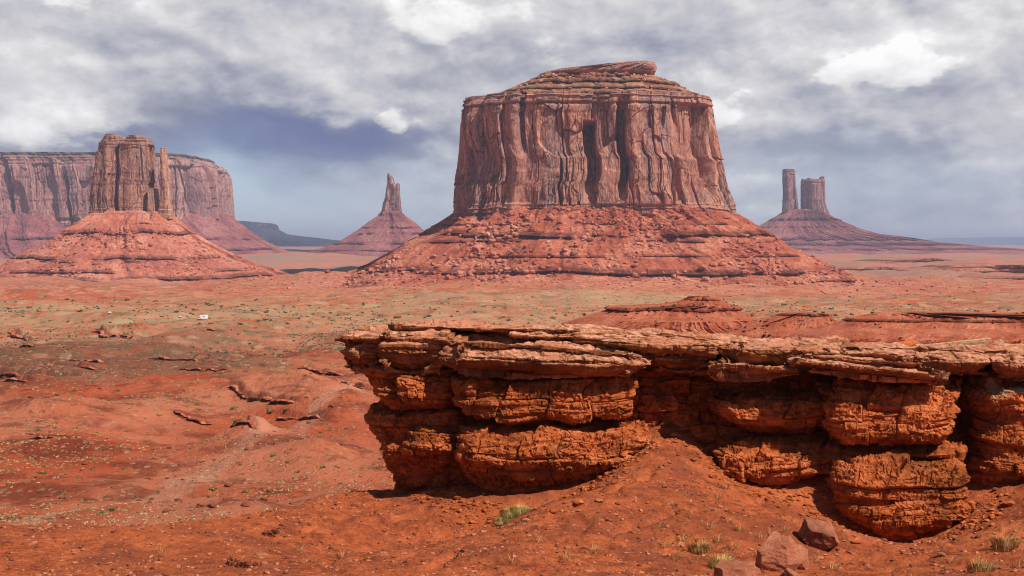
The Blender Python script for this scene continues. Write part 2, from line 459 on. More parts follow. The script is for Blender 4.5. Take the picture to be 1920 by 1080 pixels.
def mat_ground():
    m, g = new_mat('red_desert_soil'); p = pos(g)
    flat = g.scale(p, (1, 1, .4))
    n1 = g.noise(flat, 1/55, 7, .62, .5); n2 = g.noise(flat, 1/7, 7, .64, .2); n3 = g.noise(flat, 1.3, 7, .7); n4 = g.noise(flat, 9.0, 4, .7)
    nf = g.noise(flat, 1/420, 6, .6, .4)
    red = (.47, .085, .032); pink = (.57, .185, .098); dark = (.20, .042, .022); veg = (.38, .265, .145); pale = (.68, .32, .215); grey = (.165, .075, .042)
    c = g.mix(g.ss(n1, .43, .58), red, pink)
    c = g.mix(g.m('MULTIPLY', g.attr('pale'), .6), c, pink)
    c = g.mix(g.ss(g.m('ADD', g.m('MULTIPLY', n2, .7), g.m('MULTIPLY', g.noise(g.scale(flat, (.35, 1.5, 1)), 1/9, 6, .62, .4), .3)), .48, .60, 0, .75), c, dark)
    c = g.mix(g.m('MULTIPLY', g.attr('grey'), g.ss(g.m('ADD', n2, g.m('MULTIPLY', g.m('SUBTRACT', n3, .5), .7)), .30, .54, .5, .95)), c, grey)
    c = g.mix(g.m('MULTIPLY', g.attr('veg'), g.ss(g.m('ADD', n2, g.m('MULTIPLY', g.m('SUBTRACT', n3, .5), .8)), .36, .58)), c, veg)
    c = g.mix(g.m('MULTIPLY', g.attr('wash'), .62), c, pale)
    c = g.mix(g.m('MULTIPLY', g.attr('rock'), .92), c, (.060, .016, .013))  # near-black: dark strata with the shade of their overhangs painted in
    for sc, dens in ((1/1.1, .55), (1/2.6, .5)):
        vo = g.vor(flat, sc); q = g.n('ShaderNodeSeparateColor'); g.put(q.inputs[0], vo.outputs['Color'])
        dot = g.m('MULTIPLY', g.ss(vo.outputs['Distance'], .42, .25), g.ss(q.outputs[0], 1-dens, 1-dens+.05))
        dot = g.m('MULTIPLY', dot, g.ss(n2, .40, .56))
        if sc < .5: dot = g.m('MULTIPLY', dot, g.attr('mid2'))
        c = g.mix(g.m('MULTIPLY', dot, .5), c, g.mix(g.ss(q.outputs[1], .35, .4), (.15, .05, .03), g.mix(q.outputs[2], (.36, .30, .14), (.66, .42, .27))))
    for sc, dens in ((1/8, .6), (1/22, .6)):
        vo = g.vor(flat, sc); q = g.n('ShaderNodeSeparateColor'); g.put(q.inputs[0], vo.outputs['Color'])
        dot = g.m('MULTIPLY', g.ss(vo.outputs['Distance'], .50, .25), g.ss(q.outputs[0], 1-dens, 1-dens+.05))
        dot = g.m('MULTIPLY', dot, g.attr('mid'))
        c = g.mix(g.m('MULTIPLY', dot, .55), c, g.mix(g.ss(q.outputs[1], .42, .47), (.15, .12, .06), g.mix(q.outputs[2], (.46, .36, .20), (.58, .27, .17))))
    # the far plain: belts of sage and bare earth
    far = g.mix(g.ss(nf, .42, .58), (.29, .20, .14), (.46, .17, .115))
    far = g.mix(g.ss(n1, .5, .7, 0, .5), far, (.24, .17, .13))
    c = g.mix(g.m('MULTIPLY', g.attr('far'), .8), c, far)
    c = g.mix(g.m('MULTIPLY', g.attr('apron'), .8), c, g.mix(g.ss(n2, .38, .62), (.36, .10, .052), (.60, .26, .165)))
    # the gravelly slope below the viewpoint
    fc = g.mix(g.ss(g.m('ADD', g.m('MULTIPLY', n3, .6), g.m('MULTIPLY', n4, .4)), .36, .62), (.17, .037, .016), (.50, .122, .042))
    fc = g.mix(g.ss(g.noise(p, 1/6, 5, .6, .4), .45, .62, 0, .5), fc, (.46, .112, .036))
    fc = g.mix(g.ss(g.noise(p, .33, 6, .66), .48, .62, 0, .6), fc, (.19, .048, .026))
    vo = g.vor(p, 11.0)
    dots = g.m('MULTIPLY', g.ss(vo.outputs['Distance'], .30, .16), g.ss(n3, .46, .62))
    sepc = g.n('ShaderNodeSeparateColor'); g.put(sepc.inputs[0], vo.outputs['Color'])
    fc = g.mix(g.m('MULTIPLY', dots, .75), fc, g.mix(sepc.outputs[0], (.30, .09, .04), (.62, .30, .19)))
    fc = g.mix(g.m('MULTIPLY', g.attr('orange_spots'), .8), fc, (.58, .165, .06))  # lighter orange at a few soft-edged spots
    c = g.mix(g.attr('fore'), c, fc)
    near_b = g.m('ADD', g.m('MULTIPLY', n3, .9), g.m('MULTIPLY', n4, .5))
    h = g.m('ADD', g.m('MULTIPLY', near_b, .17), g.m('MULTIPLY', g.m('ADD', n2, n3), g.m('MULTIPLY', g.m('SUBTRACT', 1.0, g.attr('fore')), .9)))
    finish(g, c, .97, h, .9, 1.0, .08)
    return m


M['ground'] = mat_ground()

# ------------------------------------------------------------------ the ground
PROF_R = np.log([1, 50, 110, 180, 260, 350, 500, 700, 900, 1200, 1500, 2000, 3000, 6000, 90000])
PROF_Z = np.array([-16, -20, -25.5, -31, -36, -41, -47.5, -53, -57, -62, -67, -71, -74, -76, -76.])
# bumps of the valley floor: px, depth, across (m), along depth (m), height (m)
BUMPS = [(510, 380, 20, 24, 2.6), (650, 400, 26, 34, 2.6), (470, 360, 18, 18, 1.4), (430, 245, 16, 20, 2.6), (520, 232, 15, 9, 3.2), (590, 222, 9, 8, 2.2), (560, 276, 12, 12, 1.9), (120, 232, 26, 26, 3.4), (20, 200, 18, 20, 2.2),
         (300, 255, 15, 10, 2.4), (450, 168, 5.5, 5, 2.2), (600, 160, 11, 13, 2.4), (640, 205, 9, 10, 2.0), (350, 330, 34, 12, 2.6), (420, 318, 30, 10, 1.8), (600, 1880, 75, 240, 13), (480, 1900, 110, 200, 3), (1100, 1480, 330, 150, 5), (800, 1380, 200, 150, 4), (1500, 1560, 230, 140, 3),
         (1700, 2500, 120, 120, 8), (1740, 3300, 160, 160, 14), (1870, 2400, 110, 90, 10), (1660, 3000, 180, 120, 8), (1900, 3000, 130, 150, 12), (1830, 2000, 110, 80, 5)]
# rock steps that break through the soil: px0, D0, px1, D1, height, fall-off behind
STEPS = [(-60, 383, 165, 372, 3.2, 14), (20, 424, 180, 408, 3.6, 15), (95, 352, 215, 340, 2.2, 9), (180, 690, 245, 640, 4.2, 20), (25, 700, 62, 670, 3.0, 16), (215, 296, 300, 292, 1.6, 8), (405, 304, 440, 300, 1.5, 6), (460, 263, 585, 246, 1.7, 8), (425, 171, 480, 166, 1.7, 5),
         (430, 228, 560, 206, 1.6, 7), (135, 438, 200, 428, 1.4, 9), (340, 332, 430, 320, 1.3, 8), (600, 242, 660, 226, 1.4, 6), (60, 560, 130, 540, 1.6, 12), (235, 380, 310, 372, 1.2, 9), (450, 560, 560, 530, 1.5, 12), (610, 300, 690, 292, 1.5, 7), (20, 258, 90, 252, 1.0, 7), (250, 470, 420, 452, 1.8, 10), (470, 445, 640, 430, 1.7, 10), (-40, 330, 60, 322, 1.8, 8), (120, 312, 250, 305, 1.3, 7), (520, 205, 610, 196, 1.1, 5), (560, 330, 690, 318, 1.8, 8), (330, 205, 400, 199, .9, 4), (60, 178, 130, 173, .8, 4), (300, 640, 420, 610, 1.6, 12), (-20, 520, 90, 500, 1.7, 10)]
FORE = [  # px, py, depth on the slope under the viewpoint and along the foot of the ledge
    (0, 985, 40), (150, 990, 40), (300, 985, 40.5), (500, 958, 43), (640, 924, 46), (735, 915, 47), (0, 1080, 30), (300, 1080, 28.5), (500, 1050, 33), (600, 1000, 40), (450, 1010, 37.5), (800, 955, 43.5), (760, 930, 45.6), (830, 915, 45), (880, 925, 44), (1000, 938, 43), (1080, 922, 43), (1130, 890, 43.4), (1150, 880, 43.6), (1205, 828, 44.6), (1262, 796, 45.6), (1330, 842, 44.9), (1375, 890, 43.8), (1420, 912, 43), (1500, 914, 43), (1570, 890, 43.2), (1600, 1000, 41.2), (1650, 1030, 40.6), (1740, 1030, 40.4), (1800, 980, 41), (1850, 915, 42.6), (1960, 885, 42.6), (2080, 880, 42.6),
    (720, 1064, 29.5), (860, 1010, 33.5), (960, 975, 36.5), (1040, 948, 38.6), (1120, 906, 40.8), (1200, 858, 42.8), (1290, 888, 41.5), (960, 1034, 40), (1040, 1000, 41.2), (860, 1060, 37.4), (745, 1082, 34.4), (900, 952, 43.0), (1060, 940, 42.8), (650, 1040, 33.5),
    (1000, 1080, 27.2), (1200, 1000, 34), (1300, 930, 39.2), (1400, 950, 38.4), (1480, 1040, 32.6), (1560, 985, 36.5), (1620, 1060, 34), (1750, 1060, 33), (1850, 1000, 36), (1960, 960, 37), (1400, 1080, 29.4), (1650, 1080, 30.4), (1900, 1080, 29), (2100, 1000, 33),
    (-300, 1000, 38), (-300, 1090, 28), (2300, 960, 38), (735, 912, 49), (0, 1018, 46), (150, 1016, 46), (300, 1012, 46), (420, 1002, 46.5), (520, 985, 47.5), (-300, 1030, 45), (640, 940, 50), (1000, 900, 47), (1400, 890, 47), (1900, 880, 47)]
fp = [((u-CX)/F*d, d, (HY-v)/F*d) for u, v, d in FORE]
fp += [(0, 0, -1.75), (0, 10, -3.3), (-8, 18, -5.3), (8, 18, -5.3), (-15, 8, -4), (15, 8, -3.6), (0, -20, -1), (-25, -8, -4), (25, -8, -2), (-40, 20, -9), (40, 20, -6), (-34, 36, -11), (35, 42, -7.5)]
fp = np.array(fp)


def tps_fit(P, z, lam=.02):
    d = np.hypot(P[:, None, 0]-P[None, :, 0], P[:, None, 1]-P[None, :, 1])
    K = np.where(d > 0, d*d*np.log(np.maximum(d, 1e-9)), 0)+lam*np.eye(len(P))*np.mean(d)
    Q = np.concatenate([np.ones((len(P), 1)), P], 1)
    A = np.block([[K, Q], [Q.T, np.zeros((3, 3))]])
    return np.linalg.solve(A, np.concatenate([z, np.zeros(3)]))


TPS_C = tps_fit(fp[:, :2], fp[:, 2])


def tps(x, y):
    s = TPS_C[-3]+TPS_C[-2]*x+TPS_C[-1]*y
    for (a, b, _), c in zip(fp, TPS_C[:-3]):
        r2 = (x-a)**2+(y-b)**2
        s = s+c*.5*r2*np.log(np.maximum(r2, 1e-9))
    return s


def ground(x, y, full=False):
    x = np.asarray(x, float); y = np.asarray(y, float)
    r = np.maximum(np.hypot(x, y), 1.0); lr = np.log(r)
    az = np.arctan2(x, y); px = CX+F*np.tan(np.clip(az, -1.2, 1.2))
    vz = np.interp(lr, PROF_R, PROF_Z)
    amp = np.interp(lr, np.log([40, 110, 300, 900, 2500, 9000]), [.3, .9, 1.3, 2.0, 4.0, 10])
    wl = np.interp(lr, np.log([40, 110, 300, 900, 2500, 9000]), [14, 22, 40, 90, 240, 800])
    # the same fractal at fixed wavelengths, each faded in where it matters
    n = 0
    for L, lo, hi in ((18, 30, 400), (45, 60, 1100), (130, 200, 4000), (420, 700, 20000), (1400, 2500, 90000)):
        w = sst(math.log(lo*.6), math.log(lo*1.8), lr)*(1-sst(math.log(hi*.7), math.log(hi*2), lr))
        rid = 1-np.abs(perlin(x/L/1.6, y/L*1.3, int(L)+3))*1.6
        n = n+w*L*(.042 if L < 140 else .018)*(fbm(x/L, y/L*1.5, 4, int(L))+.55*rid)
    vz = vz+n*1.2
    vz = vz+4*(1-sst(.80, 1.55, np.hypot((x-127)/430, (y-1900)/390)))
    rock = np.zeros_like(r)
    for u, d, wx, wy, h in BUMPS:
        bx = (u-CX)/F*d
        if h: vz = vz+(h*1.45 if d < 600 else h)*np.exp(-((x-bx)/wx)**2-((y-d)/wy)**2)*(1+.25*perlin(x/wx*2, y/wy*2, 5))
    for u0, d0, u1, d1, h, fall in STEPS:
        x0, y0, x1, y1 = (u0-CX)/F*d0, d0, (u1-CX)/F*d1, d1
        tx, ty = x1-x0, y1-y0; Ls = math.hypot(tx, ty); tx /= Ls; ty /= Ls
        t = ((x-x0)*tx+(y-y0)*ty)/Ls
        dd = (x-x0)*(-ty)+(y-y0)*tx
        near = (t > -.3) & (t < 1.3) & (np.abs(dd) < 6*fall)
        if not near.any(): continue
        tn, dn, xn, yn = t[near], dd[near], x[near], y[near]
        dn = dn+fbm(xn/fall*.5, yn/fall*.5, 4, 31)*fall*.16
        ends = sst(-.12, .12, tn)*(1-sst(.85, 1.12, tn))*(1+.5*perlin(tn*5, 0*tn+d0, 8))
        prof = sst(-.04*fall, .06*fall, dn)*np.exp(-np.maximum(dn, 0)/fall)
        vz[near] += .8*h*ends*prof*(1+.35*fbm(xn/2.5, yn/2.5, 3, 35))
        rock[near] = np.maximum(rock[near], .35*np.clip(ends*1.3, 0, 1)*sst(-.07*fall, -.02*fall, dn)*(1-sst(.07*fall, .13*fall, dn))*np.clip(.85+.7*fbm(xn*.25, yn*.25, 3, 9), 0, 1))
    plat = np.interp(lr, np.log([30, 47, 54, 62, 80, 150, 300, 450, 700]), [-4.0, -4.15, -4.25, -6, -11, -21, -33, -41, -53])
    right = sst(900, 1060, px)*(1-sst(500, 800, r))*(y > 0)+sst(.5, .9, az)
    right = np.clip(right, 0, 1)
    fz = vz*(1-right)+np.maximum(plat, vz)*right
    z = fz
    nr = r < 62
    fore = np.zeros_like(r)
    if nr.any():
        k = 1-sst(46.5, 52.5, r[nr]-1.5*perlin(x[nr]/4, y[nr]/4, 77))
        tz = tps(x[nr], y[nr])+.10*fbm(x[nr]/2.4, y[nr]/2.4, 4, 41)+.06*fbm(x[nr]/.5, y[nr]/.5, 3, 43)-.10*np.exp(-(perlin((x[nr]-.5*y[nr])/2.3+.5*fbm(x[nr]/3, y[nr]/3, 2, 44), (y[nr]+.3*x[nr])/7, 45)/.09)**2)*sst(-.2, .2, fbm(x[nr]/5, y[nr]/5, 2, 46))
        z[nr] = fz[nr]*(1-k)+tz*k
        fore[nr] = 1-sst(50, 58, r[nr])
    if not full: return z
    q = fbm(x/60, y/34, 5, 51); q2 = fbm(x/260, y/160, 4, 57)
    yb = 455+F*(-z/r)          # not a screen row: slope angle under the eye level, used only as a smooth distance
    veg = sst(520, 800, r)*(1-sst(1250, 1500, r))*np.clip(.75+.8*q2+.5*q, 0, 1)
    veg = np.maximum(veg, .55*sst(235, 290, r)*(1-sst(330, 420, r))*np.clip(.15+1.4*q, 0, 1)*(px < 900))
    veg = np.maximum(veg, .75*sst(1200, 1500, r)*np.clip(.1+1.2*q+.6*q2, 0, 1))
    grey = sst(335, 400, r)*(1-sst(560, 800, r))*np.clip(.75+.9*q+.5*q2, 0, 1)*(1-.6*sst(350, 620, px))
    for wl_, ys_, sd_, hw in ((70, 11, 81, .030), (38, 6.5, 83, .026), (24, 4.2, 85, .03)):
        rp = perlin((x+.35*y)/wl_, (y-.10*x)/ys_+.7*fbm(x/40, y/40, 3, sd_+1), sd_)
        rock = np.maximum(rock, .75*gau(rp, .05, hw)*sst(.02, .3, fbm(x/55, y/30, 4, sd_+2))*sst(130, 200, r)*(1-sst(600, 900, r))*(px < 950))
    grey = np.maximum(grey, .9*sst(300, 370, r+30*q)*(1-sst(500, 640, r+60*q))*(1-sst(430, 620, px)*(1-sst(400, 440, r)))*(px < 950))
    wx = x-np.interp(y, [90, 110, 135, 150, 170, 190, 215, 240], [-41, -42, -38, -36.5, -33.5, -33.5, -29, -27])
    wash = np.exp(-(wx/(2.0+1.2*perlin(x/9, y/9, 61)))**4)*((y > 85) & (y < 245))*np.clip(.75+.6*fbm(x/7, y/14, 3, 63), 0, 1)
    road_y = np.interp(x, [-260, -226, -190, -140, -103, -60], [905, 905, 890, 815, 755, 700])
    wash = np.maximum(wash, .9*np.exp(-((y-road_y)/(3.2+0*y))**2)*((x > -232) & (x < -80)))
    pale = np.clip(.15+1.1*q+.8*q2, 0, 1)*sst(60, 140, r)
    far = sst(1500, 2900, r)
    ea = np.hypot((x-127)/430, (y-1900)/390)
    apron = 1-sst(1.0, 1.42+.15*q, ea)
    em = np.hypot((x+725)/300, (y-2350)/300); apron = np.maximum(apron, 1-sst(1.0, 1.5+.15*q, em))
    veg = veg*(1-.8*apron)*np.where((px < 760) & (r < 560), .62, 1.0); far = far*(1-apron)
    pale = np.maximum(pale, .95*sst(480, 600, px)*(1-sst(760, 800, px))*sst(85, 110, r)*(1-sst(200, 300, r))*np.clip(.7+.8*q, 0, 1))
    rock = np.maximum(rock, 0)
    orange_spots = np.zeros_like(r)
    if nr.any():
        xx, yy = x[nr], y[nr]
        s1 = .35*np.exp(-((xx-(1210-CX)/F*44)/1.2)**2-((yy-44.6)/1.0)**2)
        s2 = np.exp(-((xx-(1430-CX)/F*42)/2.0)**2-((yy-42.3)/.6)**2)*.9
        s3 = np.exp(-((xx-(1870-CX)/F*37)/2.0)**2-((yy-37)/3.4)**2)*.7
        s4 = np.exp(-((xx-(1060-CX)/F*43)/1.8)**2-((yy-42.5)/.8)**2)*.6
        orange_spots[nr] = np.clip(s1+s2+s3+s4, 0, 1)
    return z, dict(apron=apron, mid2=sst(230, 340, r), mid=sst(380, 650, r), veg=veg, grey=grey, wash=wash, pale=pale, far=far, rock=rock, fore=fore, orange_spots=orange_spots)


def build_ground():
    a = np.concatenate([np.linspace(-math.pi, R(-30), 60, endpoint=False), np.linspace(R(-30), R(-24.5), 40, endpoint=False), np.linspace(R(-24.5), R(24.5), 1150, endpoint=False), np.linspace(R(24.5), R(30), 40, endpoint=False), np.linspace(R(30), math.pi, 60, endpoint=False)])
    r = np.concatenate([[.5], np.linspace(2, 24, 20, endpoint=False), np.linspace(24, 54, 260, endpoint=False), np.exp(np.linspace(math.log(54), math.log(100), 40, endpoint=False)), np.exp(np.linspace(math.log(100), math.log(1000), 620, endpoint=False)), np.exp(np.linspace(math.log(1000), math.log(5000), 160, endpoint=False)), np.exp(np.linspace(math.log(5000), math.log(90000), 60))])
    A, Rr = np.meshgrid(a, r)
    X, Y = Rr*np.sin(A), Rr*np.cos(A)
    Z, at = ground(X.copy(), Y.copy(), True)
    P = np.stack([X, Y, Z], -1)
    o = part('ground', P[:, ::-1], M['ground'], None, {k: v[:, ::-1] for k, v in at.items()}, True)
    tag(o, 'red desert floor with gravel slope, washes and sage flats', None, None, 'structure')


build_ground()


# ------------------------------------------------------------------ scattered pieces
def ico(sub=1):
    t = (1+5**.5)/2
    V = [(-1, t, 0), (1, t, 0), (-1, -t, 0), (1, -t, 0), (0, -1, t), (0, 1, t), (0, -1, -t), (0, 1, -t), (t, 0, -1), (t, 0, 1), (-t, 0, -1), (-t, 0, 1)]
    Fc = [(0, 11, 5), (0, 5, 1), (0, 1, 7), (0, 7, 10), (0, 10, 11), (1, 5, 9), (5, 11, 4), (11, 10, 2), (10, 7, 6), (7, 1, 8), (3, 9, 4), (3, 4, 2), (3, 2, 6), (3, 6, 8), (3, 8, 9), (4, 9, 5), (2, 4, 11), (6, 2, 10), (8, 6, 7), (9, 8, 1)]
    V = [np.array(v)/np.linalg.norm(v) for v in V]
    for _ in range(sub):
        mid = {}; nf = []
        def mm(a, b):
            k = (min(a, b), max(a, b))
            if k not in mid:
                v = V[a]+V[b]; V.append(v/np.linalg.norm(v)); mid[k] = len(V)-1
            return mid[k]
        for a, b, c in Fc:
            d, e, f = mm(a, b), mm(b, c), mm(c, a); nf += [(a, d, f), (d, b, e), (f, e, c), (d, e, f)]
        Fc = nf
    return np.array(V), np.array(Fc)


def cut_rock(sub, seed, cuts=9, flat=.75, lo=.5, hi=.85):
    """an angular stone: a ball with pieces sheared off by planes"""
    rs = np.random.RandomState(seed); V, Fc = ico(sub); V = V.copy()
    for _ in range(cuts):
        n = rs.normal(size=3); n /= np.linalg.norm(n); d = rs.uniform(lo, hi)
        q = V@n; V = V-np.maximum(q-d, 0)[:, None]*n
    V *= np.array([rs.uniform(.8, 1.2), rs.uniform(.75, 1.1), flat*rs.uniform(.7, 1.1)])
    return V, Fc


def scatter_mesh(name, pts, sizes, mat, protos, seed=0, sink=.25, smooth=False, flat=1.0):
    rs = np.random.RandomState(seed); Vs, Fs, off = [], [], 0
    kind = rs.randint(len(protos), size=len(pts)); th = rs.uniform(0, 2*np.pi, len(pts))
    for k, (V, Fc) in enumerate(protos):
        I = np.where(kind == k)[0]
        if not len(I): continue
        c, s = np.cos(th[I])[:, None], np.sin(th[I])[:, None]
        st = rs.uniform(.7, 1.3, (len(I), 3))*sizes[I][:, None]*np.array([1, 1, flat])
        W = V[None]*st[:, None, :]
        X = W[..., 0]*c-W[..., 1]*s; Y = W[..., 0]*s+W[..., 1]*c
        W = np.stack([X, Y, W[..., 2]+sizes[I][:, None]*(.5-sink)*flat], -1)+pts[I][:, None, :]
        Vs.append(W.reshape(-1, 3)); Fs.append((Fc[None]+(np.arange(len(I))*len(V))[:, None, None]+off).reshape(-1, 3)); off += W.shape[0]*W.shape[1]
    me = mesh_from(name, np.concatenate(Vs), np.concatenate(Fs), mat, None, smooth)
    return link(name, me)


ROCKS = [cut_rock(1, s) for s in range(8)]
ROCKS_HI = [cut_rock(3, 50+s, 14) for s in range(6)]


# ------------------------------------------------------------------ buttes
def cliff_relief(s, z, m, seed, ztop, zbot, strata_top=.10, strata_bot=.11, rough=1.0):
    """m: metres for the widest slab. Upright slabs, steps and cracks; bedded courses at head and foot"""
    S, Z = np.broadcast_arrays(s[None, :], z[:, None]) if s.ndim == 1 else (s, z)
    wp = fbm(S/m/1.5, Z/m/5, 3, seed+1)*.16*m
    t = (Z-zbot)/(ztop-zbot)
    low = sst(.8, .2, t)
    col = np.abs(perlin((S+wp)/m*.55, Z/m/30, seed+2)); d = .30*m*(np.minimum(col, .25)-.12)
    d = d+.42*m*fbm(S/m/2.6, Z/m/30, 2, seed+15)
    msk = sst(-.22, .22, fbm(S/m/1.4, Z/m/2.6, 3, seed+16)-.25*(t-.5))
    lean = .10*m*fbm(S/m/.8, Z/m/1.6, 3, seed+17)
    v, e = courses(Z+.6*m*fbm(S/m*.8, Z/m/2, 2, seed+18), S+wp*.8+lean*.6, 1.05*m, 5.5*m, seed+3); d = d+v*.36*m-.07*m*np.exp(-(e/(.018*m))**2)
    v, e = courses(Z+.4*m*fbm(S/m*1.5, Z/m, 2, seed+19), S+.5*wp+.6*lean, .36*m, 1.9*m, seed+4); d = d+v*.17*m*(.06+.94*msk)*rough-.04*m*np.exp(-(e/(.014*m))**2)*msk
    v, e = courses(Z+.2*m*fbm(S/m*3, Z/m*2, 2, seed+20), S+.4*wp+.5*lean, .11*m, .5*m, seed+5); d = d+v*.07*m*(.08+.92*msk)*(.35+.65*low)*rough
    f1, f2, i2 = worley((S+wp*.3)/m*2.9, Z/m/1.7, seed+21); d = d+(i2-.5)*.13*m*msk*low*rough
    d = d+.022*m*fbm(S/m*6, Z/m*3, 4, seed+6)*rough
    cr = np.abs(perlin((S+wp*.2)/m*.9, Z/m/22, seed+7)); d = d-.22*m*np.exp(-(cr/.018)**2)*sst(-.1, .3, perlin(S/m/2, Z/m/3, seed+8))
    # bedding
    def beds(h, sd):
        k = Z/h+.25*perlin(S/m/2, Z*0, sd); a = np.floor(k); fr = k-a
        ha = _hash(_i(a), _i(a*0), _i(a*0), sd).astype(float)/4294967295.0; hb = _hash(_i(a+1), _i(a*0), _i(a*0), sd).astype(float)/4294967295.0
        return ha+(hb-ha)*sst(.75, 1, fr)-.5
    bt = sst(1-strata_top*1.3, 1-strata_top, t); bb = sst(strata_bot*1.25, strata_bot*.8, t)
    lay = beds(.10*m, seed+10)*.12*m+beds(.24*m, seed+11)*.16*m
    dd = d*(1-.55*bt)*(1-.45*bb)+lay*(bt+bb)*.8+beds(.5*m, seed+12)*.04*m
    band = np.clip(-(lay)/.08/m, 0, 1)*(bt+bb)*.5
    return dd, band


def talus_relief(theta_s, z, m, seed, bands, cot=1.5, gul=1.0):
    """gullies that run down the slope, and ledges of hard rock: bands rows (z, height, seed, cover)"""
    S, Z = np.broadcast_arrays(theta_s[None, :], z[:, None])
    d = m*.55*fbm(S/m/1.6, Z/m/(.7+4.3*gul), 4, seed)*(.4+.6*gul)+gul*m*.16*(1-2*np.abs(perlin(S/m*1.6, Z/m/3, seed+1)))+m*.05*fbm(S/m*6, Z/m*5, 4, seed+2)
    f1, f2, i1 = worley(S/m*7, Z/m*9, seed+3); d = d+(i1-.5)*m*.05*sst(-.1, .4, fbm(S/m/1.2, Z/m/1.6, 3, seed+5))
    band = np.zeros_like(d)
    for zk, h, sd, cover in bands:
        zz = Z-zk+h*.55*fbm(S/m/2.2, Z*0, 3, seed+sd+20)
        mk = sst(.5-cover-.12, .5-cover+.12, .5+.55*fbm(S/m/2.0, Z*0+zk, 4, seed+sd+30)) * (.6+.4*np.clip(.5+1.5*perlin(S/m*3, Z*0, sd), 0, 1))
        t = zz/h
        g = np.where(t > .5, .5*np.exp(-np.maximum(t-.5, 0)/1.6), np.where(t > -.5, sst(-.55, -.2, t)-.5, -.5*np.exp(-np.maximum(-t-.5, 0)/1.2)))
        nb = .10*h*np.floor(3*perlin(S/m*3.3, Z/h*.4, sd+50))
        d = d+mk*h*cot*(g+.1)+mk*nb*(np.abs(t) < .6)
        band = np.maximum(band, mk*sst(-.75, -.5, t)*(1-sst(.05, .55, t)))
    return d, band


def make_cliff(parent, name, tab, D, b, mat, m, seed, n=3.2, nt=1300, nl=300, st=.10, sb=.11, rough=1.0, feat=None, dome=.0, smooth=0):
    P, s, py, z = loft(tab, D, b, n, nt, nl, smooth=smooth)
    N = outward(P)
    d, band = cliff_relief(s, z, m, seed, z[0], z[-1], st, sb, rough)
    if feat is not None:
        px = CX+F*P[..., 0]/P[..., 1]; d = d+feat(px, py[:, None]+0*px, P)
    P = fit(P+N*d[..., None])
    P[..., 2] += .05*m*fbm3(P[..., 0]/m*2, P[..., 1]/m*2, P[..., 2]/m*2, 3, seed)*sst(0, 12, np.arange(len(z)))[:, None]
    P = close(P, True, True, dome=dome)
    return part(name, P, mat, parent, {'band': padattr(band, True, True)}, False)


def make_talus(parent, name, tab, D, b, mat, m, seed, bands, n=2.2, nt=1200, nl=300, veg0=None, cot=1.5, front=4.0, gul=1.0):
    P, s, py, z = loft(tab, D, b, n, nt, nl, front=front)
    N = outward(P)
    zb = [((HY-r[0])/F*(D-.5*b), r[1], r[2], r[3]) for r in bands]
    d, band = talus_relief(s, z, m, seed, zb, cot, gul)
    fade = sst(0, 10, np.arange(nl))[:, None]
    P = fit(P+N*(d*fade)[..., None])
    veg = np.zeros_like(d)
    if veg0: veg = sst(veg0[0], veg0[1], py)[:, None]*np.clip(.6+.7*fbm(s[None, :]/m, z[:, None]/m*2, 4, seed+9), 0, 1)
    o = part(name, close(P, True, False), mat, parent, {'band': padattr(band, True, False), 'veg': padattr(veg, True, False)}, False)
    return P, o


def scree(name, P, mat, count, smin, smax, seed, label, rows=(.06, .93), dens=None):
    """rubble lying on a talus grid"""
    rs = np.random.RandomState(seed); nl, nt = P.shape[:2]
    li = (rs.uniform(rows[0], rows[1], count*3)*nl).astype(int); ti = rs.randint(0, nt, count*3)
    p = P[li, ti]; yc = P[..., 1].mean()
    w = np.clip(.35+1.6*fbm(p[:, 0]/smax/12, p[:, 2]/smax/12+p[:, 1]/smax/40, 3, seed), .03, 1)
    keep = (rs.uniform(size=len(p)) < w) & (p[:, 1] < yc+20)
    p = p[keep][:count]
    sz = smin*(smax/smin)**(rs.uniform(size=len(p))**2.6)
    o = scatter_mesh(name, p, sz, mat, ROCKS, seed)
    return tag(o, label, None, None, 'stuff')


def talus_point(P, px, py):
    q = CX+F*P[..., 0]/P[..., 1]; r = HY-F*P[..., 2]/P[..., 1]
    c = (q-px)**2+(r-py)**2+np.where(P[..., 1] > P[..., 1].mean(), 1e7, 0)
    k = np.unravel_index(np.argmin(c), c.shape); return P[k]


def place_rock(name, p, size, mat, seed, label, cat='boulder', group=None, flat=1.0, proto=None, rot=None):
    rs = np.random.RandomState(seed)
    V, Fc = (proto or ROCKS_HI[seed % len(ROCKS_HI)])
    V = V*np.array([1, .9, flat])*size
    V = V+V*(.05*fbm3(V[:, 0]/size*2.5+seed, V[:, 1]/size*2.5, V[:, 2]/size*2.5, 3, seed))[:, None]
    a = rs.uniform(0, 6.28) if rot is None else rot; c, s = math.cos(a), math.sin(a)
    V = np.stack([V[:, 0]*c-V[:, 1]*s, V[:, 0]*s+V[:, 1]*c, V[:, 2]], -1)
    V[:, 2] += size*.42*flat
    me = mesh_from(name, V, Fc, mat, None, False)
    return tag(link(name, me, None, p), label, cat, group)


